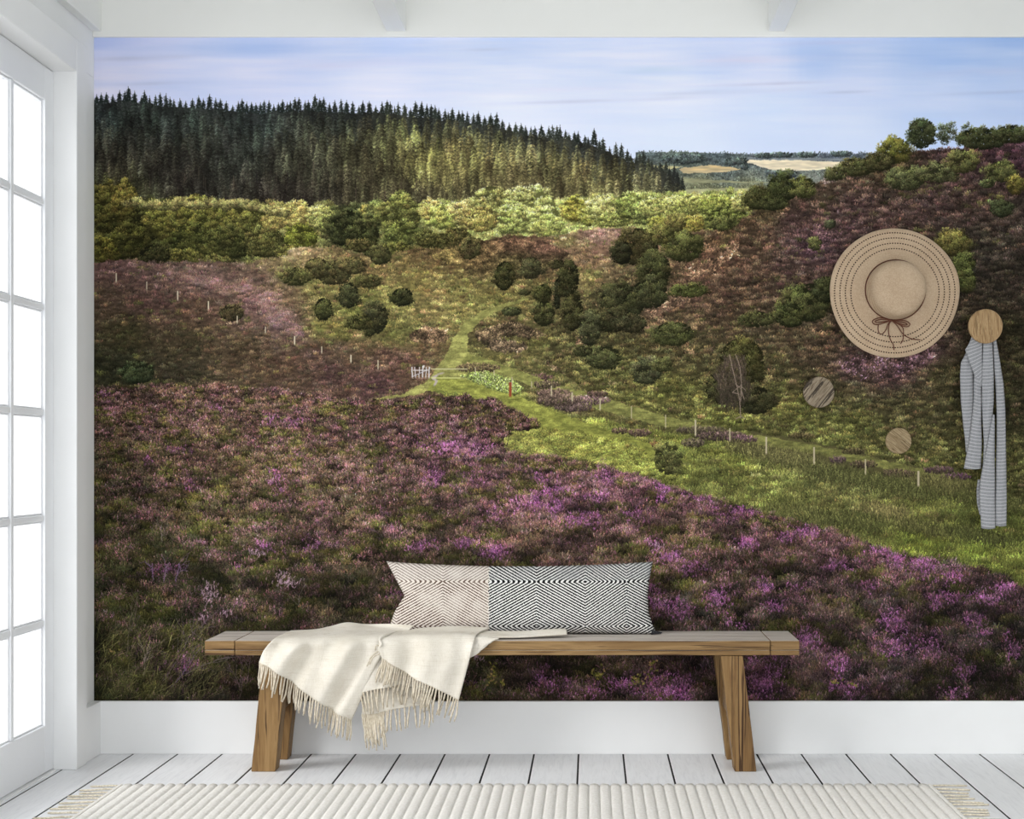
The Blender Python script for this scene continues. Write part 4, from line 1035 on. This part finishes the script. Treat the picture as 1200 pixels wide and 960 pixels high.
Cd, hemK = cloth('under_fold', [
    [(424,800,5.530),(444,798,5.530),(462,798,5.530),(500,800,5.530)],
    [(425,820,5.530),(442,820,5.528),(460,818,5.528),(505,815,5.530)],
    [(424,838,5.532),(440,837,5.530),(458,832,5.530),(508,824,5.532)]], throw, nu=24, nv=14, folds=.001, fseed=6)
fringe(hemC, throw, 16, .06, .085, (-.12, .25), dy=-.001)
fringe(hemB, throw, 34, .058, .082, (-.32, -.05), dy=-.004)
# the short fringe of the rolled corner and the longer tassels hanging behind
fringe(hemK, throw, 15, .095, .13, (0, .38), dy=.0, s0=0, s1=.45)
fringe(hemK, throw, 16, .065, .09, (-.1, .1), dy=.0, s0=.45, s1=1)
hemH = curve([P(449,772,5.49), P(456,777,5.492), P(463,783,5.494)], 8)
for (ax, ay, bx, by) in ((446,762,430,781),(447,766,433,779),(445,757,440,762),(452,774,440,797),(456,777,446,800),(460,780,451,803)):
    mid = P((ax+bx)/2-2, (ay+by)/2-3, 5.487)
    keep(link('tassel', tube_mesh('tassel', curve([P(ax, ay, 5.494), mid, P(bx, by, 5.494)], 5), .0022, 5), YARN, None, True), throw)

# ---------------------------------------------------------------- straw hat on the wall
def straw_hat():
    YH = 5.868; k = YH/FPX
    cx, cz = (1048.2-VX)*k, EYE-(343.2-VY)*k
    root = empty('straw_hat', (cx, YH, cz), 'wide-brimmed beige straw hat with dashed rings, hung flat on the mural', 'hat')
    m = M('woven_straw', .85, .15)
    sp = m.n('ShaderNodeSeparateXYZ'); m.l(m.coord('Object'), sp.inputs[0])
    X, Z = sp.outputs[0], sp.outputs[2]
    r = m.math('SQRT', m.math('ADD', m.math('MULTIPLY', X, X), m.math('MULTIPLY', Z, Z)))
    an = m.math('ARCTAN2', Z, X)
    weave = m.math('SINE', m.math('MULTIPLY', r, 2*math.pi/.0026))
    nz = m.noise(m.coord('Object'), 220, 3)
    big = m.noise(m.coord('Object'), 12, 2)
    base_ = m.ramp(m.math('ADD', m.math('MULTIPLY', weave, .12), m.math('ADD', m.math('MULTIPLY', nz, .6), m.math('MULTIPLY', big, .3))), [(.25, (170, 145, 118)), (.62, (202, 180, 153))])
    tot = None
    for rr, cnt in ((70.5, 150), (64.3, 136), (58.0, 122), (51.6, 108)):
        ring = m.math('LESS_THAN', m.math('ABSOLUTE', m.math('SUBTRACT', r, rr*k)), .0021)
        dash = m.math('GREATER_THAN', m.math('SINE', m.math('MULTIPLY', an, float(cnt))), -.25)
        q = m.math('MULTIPLY', ring, dash); tot = q if tot is None else m.math('MAXIMUM', tot, q)
    m.col(m.mix(tot, base_, lin((58, 40, 30)))); m.bump(m.math('ADD', weave, nz), .35, .0012)
    STRAW = m.m
    Rb, Rc = 76*k, 34.2*k
    bm = bmesh.new(); rings = []; SEG = 128
    prof = [(Rb-.0006, .004), (Rb, .002), (Rb-.0008, 0.), (Rb*.94, -.002), (Rb*.85, -.004), (Rb*.75, -.006), (Rb*.65, -.008), (Rb*.55, -.010), (Rc*1.06, -.012), (Rc*1.0, -.016),
            (Rc*.985, -.03), (Rc*.96, -.06), (Rc*.93, -.082), (Rc*.86, -.096), (Rc*.7, -.105), (Rc*.45, -.108), (Rc*.2, -.108)]
    for n_, (rad, y) in enumerate(prof):
        row = []
        for s in range(SEG):
            a = 2*math.pi*s/SEG
            ro = rad; yy = y
            if rad > Rc*1.02:
                w = (rad-Rc)/(Rb-Rc); ro = rad*(1+.006*w*math.sin(3*a+.6)+.004*w*math.sin(5*a)); yy = y-.004*w*math.sin(2*a+1)-.002*w*math.sin(7*a)
            row.append(bm.verts.new((ro*math.cos(a), yy, ro*math.sin(a)+( .0095*0 if rad > Rc*1.02 else .0))))
        rings.append(row)
    for a, b_ in zip(rings[:-1], rings[1:]):
        for s in range(SEG): bm.faces.new((a[s], a[(s+1) % SEG], b_[(s+1) % SEG], b_[s]))
    bm.faces.new(rings[-1])
    bmesh.ops.recalc_face_normals(bm, faces=bm.faces)
    # crown sits slightly above the middle of the brim
    for row in rings[8:]:
        for v_ in row: v_.co.z += .0085; v_.co.x -= .0002
    brim = bm
    me = mesh_of('hat_body', brim); o = link('hat_body', me, STRAW, None, True); o.location = (cx, YH, cz); keep(o, root)
    m2 = M('brown_cord', .6, .3); m2.col(m2.ramp(m2.noise(m2.coord('Object'), 300, 2), [(.3, (72, 40, 26)), (.7, (112, 66, 46))])); CORD = m2.m
    pts = [Vector((cx+(Rc*1.03)*math.cos(a), YH-.0185, cz+.0085+(Rc*1.03)*math.sin(a))) for a in [2*math.pi*i/72 for i in range(73)]]
    keep(link('hat_cord', tube_mesh('hat_cord', pts, .0021, 8, False), CORD, None, True), root)
    def c_(x, y, dd=.018): # crop coordinates of the bow in photo pixels
        return P(960+x/5.483, 255+y/5.483, YH-dd)
    bows = [[(460,660),(430,648),(385,645),(348,658),(344,678),(372,688),(420,676),(458,663)],
            [(462,660),(430,655),(395,655),(362,664),(366,674),(400,672),(458,662)],
            [(462,660),(500,660),(555,664),(582,682),(572,700),(540,698),(500,680),(466,662)],
            [(464,661),(505,668),(548,676),(566,686),(548,690),(505,678),(468,664)],
            [(458,662),(440,690),(430,720),(405,748),(385,742),(378,715),(380,688)],
            [(462,664),(448,690),(446,740),(458,785),(476,815),(480,852)],
            [(470,664),(505,700),(540,750),(590,778),(650,786)],
            [(500,676),(535,705),(542,740),(538,785),(522,812)]]
    for bpts in bows:
        cv = curve([c_(x, y, .020-.008*max(0, min(1, (y-700)/150))) for x, y in bpts], 22)
        keep(link('bow_loop' if bpts[0][1] < 663 and len(bpts) > 6 else 'bow_end', tube_mesh('bow', cv, .0019, 6), CORD, None, True), root)
    keep(link('bow_knot', tube_mesh('bow_knot', [c_(452,662,.022), c_(464,660,.024), c_(476,664,.022)], [.003, .0042, .003], 8), CORD, None, True), root)
straw_hat()

# ---------------------------------------------------------------- round wooden wall knobs
def knob(px, py, rpx, ang, cols, label, dep=.052, crack=.7):
    k = (YW-dep)/FPX; r = rpx*k
    c = P(px, py, YW-dep)
    root = empty('wall_hook', (c.x, YW-.001, c.z), label, 'hook', 'round wooden knobs on the mural')
    m = M('wood_slice', .6, .2)
    v = m.coord('Object', (1, 1, 1), (0, ang, 0))
    mp = m.n('ShaderNodeMapping'); m.l(v, mp.inputs['Vector']); mp.inputs['Scale'].default_value = (70, 70, 5); mp.inputs['Location'].default_value = (px*.37, 0, py*.21)
    f = m.noise(mp.outputs[0], 2.4, 6, .65, 1.6); g = m.noise(mp.outputs[0], .85, 3, .5, 2.2); h = m.noise(mp.outputs[0], 7, 3)
    c_ = m.ramp(f, [(.34, cols[0]), (.46, cols[1]), (.56, cols[2]), (.66, cols[1]), (.8, cols[0])])
    ck = m.ramp(g, [(.385, (255, 255, 255)), (.425, (0, 0, 0))])
    c_ = m.mix(m.math('MULTIPLY', ck, crack), c_, lin(tuple(int(q*.45) for q in cols[0])))
    c_ = m.mix(m.math('MULTIPLY', h, .35), c_, lin(cols[0])); m.col(c_); m.bump(f, .5, .002)
    bm = bmesh.new(); SEG = 64; rings = []
    for rad, y in ((r*.9, .016), (r*.985, .013), (r, .009), (r, .003), (r*.985, .0007), (r*.95, 0), (r*.5, 0)):
        rings.append([bm.verts.new((rad*(1+.006*math.sin(3*a+px))*math.cos(a), y, rad*(1+.006*math.sin(3*a+px))*math.sin(a))) for a in [2*math.pi*s/SEG for s in range(SEG)]])
    for a, b_ in zip(rings[:-1], rings[1:]):
        for s in range(SEG): bm.faces.new((a[s], a[(s+1) % SEG], b_[(s+1) % SEG], b_[s]))
    bm.faces.new(rings[0][::-1]); bm.faces.new(rings[-1]); bmesh.ops.recalc_face_normals(bm, faces=bm.faces)
    o = link('knob_face', mesh_of('knob_face', bm), m.m, None, False); o.location = c
    keep(o, root)
    stem = tube_mesh('peg', [(c.x, YW-.0005, c.z), (c.x, YW-.02, c.z), (c.x, YW-dep+.0155, c.z)], [.011, .009, .012], 20)
    keep(link('peg', stem, OAK, None, True), root)
knob(959.7, 459.7, 18.2, math.radians(-38), ((88, 74, 58), (128, 114, 94), (162, 149, 128)), 'grey-brown wooden wall knob with a dark diagonal crack, leftmost of three', .03, .9)
knob(1053.2, 516.8, 15.2, math.radians(52), ((96, 78, 54), (140, 120, 88), (170, 152, 120)), 'smallest light wooden wall knob with diagonal grain, lowest of three', .03, .4)
knob(1155.2, 382.3, 20.2, math.radians(3), ((120, 94, 62), (158, 128, 90), (188, 160, 120)), 'largest tan wooden wall knob with upright grain, holding the striped towel', .075, .35)

# ---------------------------------------------------------------- striped towel
def towel():
    m = M('striped_linen', .9, .1)
    uvn = m.n('ShaderNodeUVMap'); uvn.uv_map = 'Stripe'; sp = m.n('ShaderNodeSeparateXYZ'); m.l(uvn.outputs[0], sp.inputs[0])
    fr = m.math('FRACT', sp.outputs[1]); nz = m.noise(m.coord('Object'), 400, 2)
    st = m.math('LESS_THAN', m.math('ADD', fr, m.math('MULTIPLY', m.math('SUBTRACT', nz, .5), .35)), .21)
    g_ = m.ramp(nz, [(.35, (132, 133, 136)), (.65, (156, 157, 160))])
    m.col(m.mix(st, g_, lin((184, 185, 187)))); m.bump(nz, .3, .001)
    LIN = m.m
    m2 = M('shadowed_linen', .9, .1); 
    root = empty('striped_towel', P(1155, 392, 5.86), 'grey and white striped towel hanging in folds from the largest wall knob', 'towel')
    D0 = 5.862
    strips = [ # rows: (y, x left, x right, depth, tilt of the stripes)
        ('towel_panel', [(398,1141,1147,0),(404,1138,1149,0),(412,1133,1149.5,.0),(425,1126,1142,.002),(440,1125,1141,.002),(470,1126,1141,.002),(500,1129,1140,.002),(515,1131,1139,.002),(530,1132,1138,.004)], .006, 0.4),
        ('towel_panel', [(432,1142,1148.5,-.008),(445,1141.5,1149.5,-.010),(470,1141,1150,-.010),(500,1138,1150,-.010),(520,1135,1150.5,-.010),(549,1129.5,1149.5,-.010)], .006, -1.2),
        ('towel_panel', [(392,1139.5,1150.5,-.008),(402,1136,1151,-.012),(410,1131,1151,-.014),(424,1136,1151,-.014),(440,1142,1151,-.012),(452,1149,1151.2,-.010)], .004, 3.5),
        ('towel_panel', [(394,1151.5,1162,-.010),(404,1152,1163,-.014),(440,1151,1164.5,-.014),(470,1150.6,1164.5,-.014),(500,1152,1162,-.012),(520,1153,1159,-.010),(545,1152,1154,-.006)], .006, .6),
        ('towel_panel', [(486,1163.5,1165.5,-.016),(505,1160,1165.5,-.017),(525,1156.5,1165.5,-.018),(545,1152,1165.5,-.018),(562,1149,1165.8,-.018),(580,1147.5,1166,-.018),(600,1149,1166.2,-.018),(619,1150,1166.2,-.018)], .006, -.8),
        ('towel_panel', [(394,1163.5,1166,-.008),(402,1164,1168,-.010),(425,1165,1172,-.010),(450,1166.5,1176,-.010),(480,1168,1178,-.010),(510,1168,1178.5,-.010),(550,1167,1179.2,-.010),(590,1166.5,1179.5,-.010),(616,1166.2,1179.2,-.010)], .006, .3),
        ('towel_panel', [(562,1146,1150,.004),(575,1144.5,1151,.004),(590,1145,1151,.004),(603,1148,1151,.004)], .003, 1.),
]
    for name, rows, bulge, tilt in strips:
        nv, nu = 40, 10
        ys = [r[0] for r in rows]
        bm = bmesh.new(); uvl = bm.loops.layers.uv.new('Stripe'); g = []; UV = {}
        for j in range(nv+1):
            y = ys[0]+(ys[-1]-ys[0])*j/nv
            xl, xr, dd = (interp(y, ys, [r[q] for r in rows]) for q in (1, 2, 3)); row = []
            for i in range(nu+1):
                u = i/nu; px = xl+(xr-xl)*u
                py = y+(1.2*math.sin(u*3)*(j == nv))
                w_ = math.sin(math.pi*u)**.6
                v_ = bm.verts.new(P(px, py, D0+dd+bulge*.4-bulge*w_+.0012*math.sin(j*.35+px)))
                UV[v_] = (u, (y+tilt*(u-.5)*2-.6*w_)/4.05); row.append(v_)
            g.append(row)
        for j in range(nv):
            for i in range(nu):
                f = bm.faces.new((g[j][i], g[j+1][i], g[j+1][i+1], g[j][i+1]))
                for lp in f.loops: lp[uvl].uv = UV[lp.vert]
        o = link(name, mesh_of(name, bm), LIN, None, True)
        sd = o.modifiers.new('thickness', 'SOLIDIFY'); sd.thickness = .0016; sd.offset = 0
        keep(o, root)
    # the part that wraps over the peg
    loop = curve([P(1146, 398, 5.872), P(1148, 391, 5.872), P(1153, 386.5, 5.87), P(1158, 386.5, 5.87), P(1163, 391, 5.872), P(1165, 398, 5.872)], 16)
    keep(link('towel_loop', tube_mesh('towel_loop', loop, .010, 8), LIN, None, True), root)
towel()

# ---------------------------------------------------------------- rug
def rug():
    x0, x1, y0, y1 = -1.532, 1.10, 4.25, 5.305
    root = empty('rug', ((x0+x1)/2, (y0+y1)/2, 0), 'cream ribbed rug with fringed ends lying on the white floor boards', 'rug')
    m = M('ribbed_wool', .95, .05)
    nz = m.noise(m.coord('Object'), 90, 4, .6); nl = m.noise(m.coord('Object'), 5, 3)
    c = m.ramp(nz, [(.3, (226, 222, 214)), (.7, (246, 244, 240))])
    m.col(m.mix(m.math('MULTIPLY', nl, .3), c, lin((226, 222, 216)))); m.bump(nz, .8, .003)
    pitch = .0345; n = int(round((x1-x0)/pitch)); pitch = (x1-x0)/n
    sub = 8; ny = 46; rg = random.Random(3)
    bm = bmesh.new(); g = []
    for j in range(ny+1):
        y = y0+(y1-y0)*j/ny; row = []
        for i in range(n*sub+1):
            x = x0+pitch*i/sub; t = (i % sub)/sub
            h = .0085*(abs(math.sin(math.pi*t))**.4)+.0035
            h += .0012*mnoise.noise(Vector((x*40, y*30, 0)))+.0012*mnoise.noise(Vector((x*130, y*110, 3)))
            if j in (0, ny): h = .001
            yy = y+(.004*abs(math.sin(math.pi*t)) if j == ny else 0)
            row.append(bm.verts.new((x+.0012*mnoise.noise(Vector((x*9, y*14, 7))), yy, max(.0012, h))))
        g.append(row)
    # bring the second last row close to the edge for a firm rounded border
    for row, yy in ((g[1], y0+.004), (g[ny-1], y1-.003)):
        for v_ in row: v_.co.y = yy
    for j in range(ny):
        for i in range(n*sub): bm.faces.new((g[j][i], g[j][i+1], g[j+1][i+1], g[j+1][i]))
    keep(link('rug_pile', mesh_of('rug_pile', bm), m.m, None, True), root)
    for x, s in ((x0, -1), (x1, 1)):
        keep(box('rug_binding', min(x, x+s*.012), max(x, x+s*.012), y0+.002, y1-.001, .0008, .011, m.m, None, .003), root)
        y = y1-.012
        while y > 4.62:
            L = rg.uniform(.085, .125); b_ = rg.uniform(-.012, .014)
            xs = x+s*.010
            pts = [(xs, y, .006), (xs+s*L*.3, y+b_*.3, .0065), (xs+s*L*.65, y+b_*.6+rg.uniform(-.004, .004), .0045), (xs+s*L, y+b_, .0036)]
            keep(link('tassel', tube_mesh('rug_tassel', curve(pts, 6), [.0036, .003, .0034, .0028, .003, .0034, .0024], 5), TWINE, None, True), root)
            y -= rg.uniform(.042, .056)
m = M('natural_twine', .9, .1); m.col(m.ramp(m.noise(m.coord('Object'), 150, 3), [(.35, (190, 180, 158)), (.65, (226, 218, 200))])); TWINE = m.m
rug()
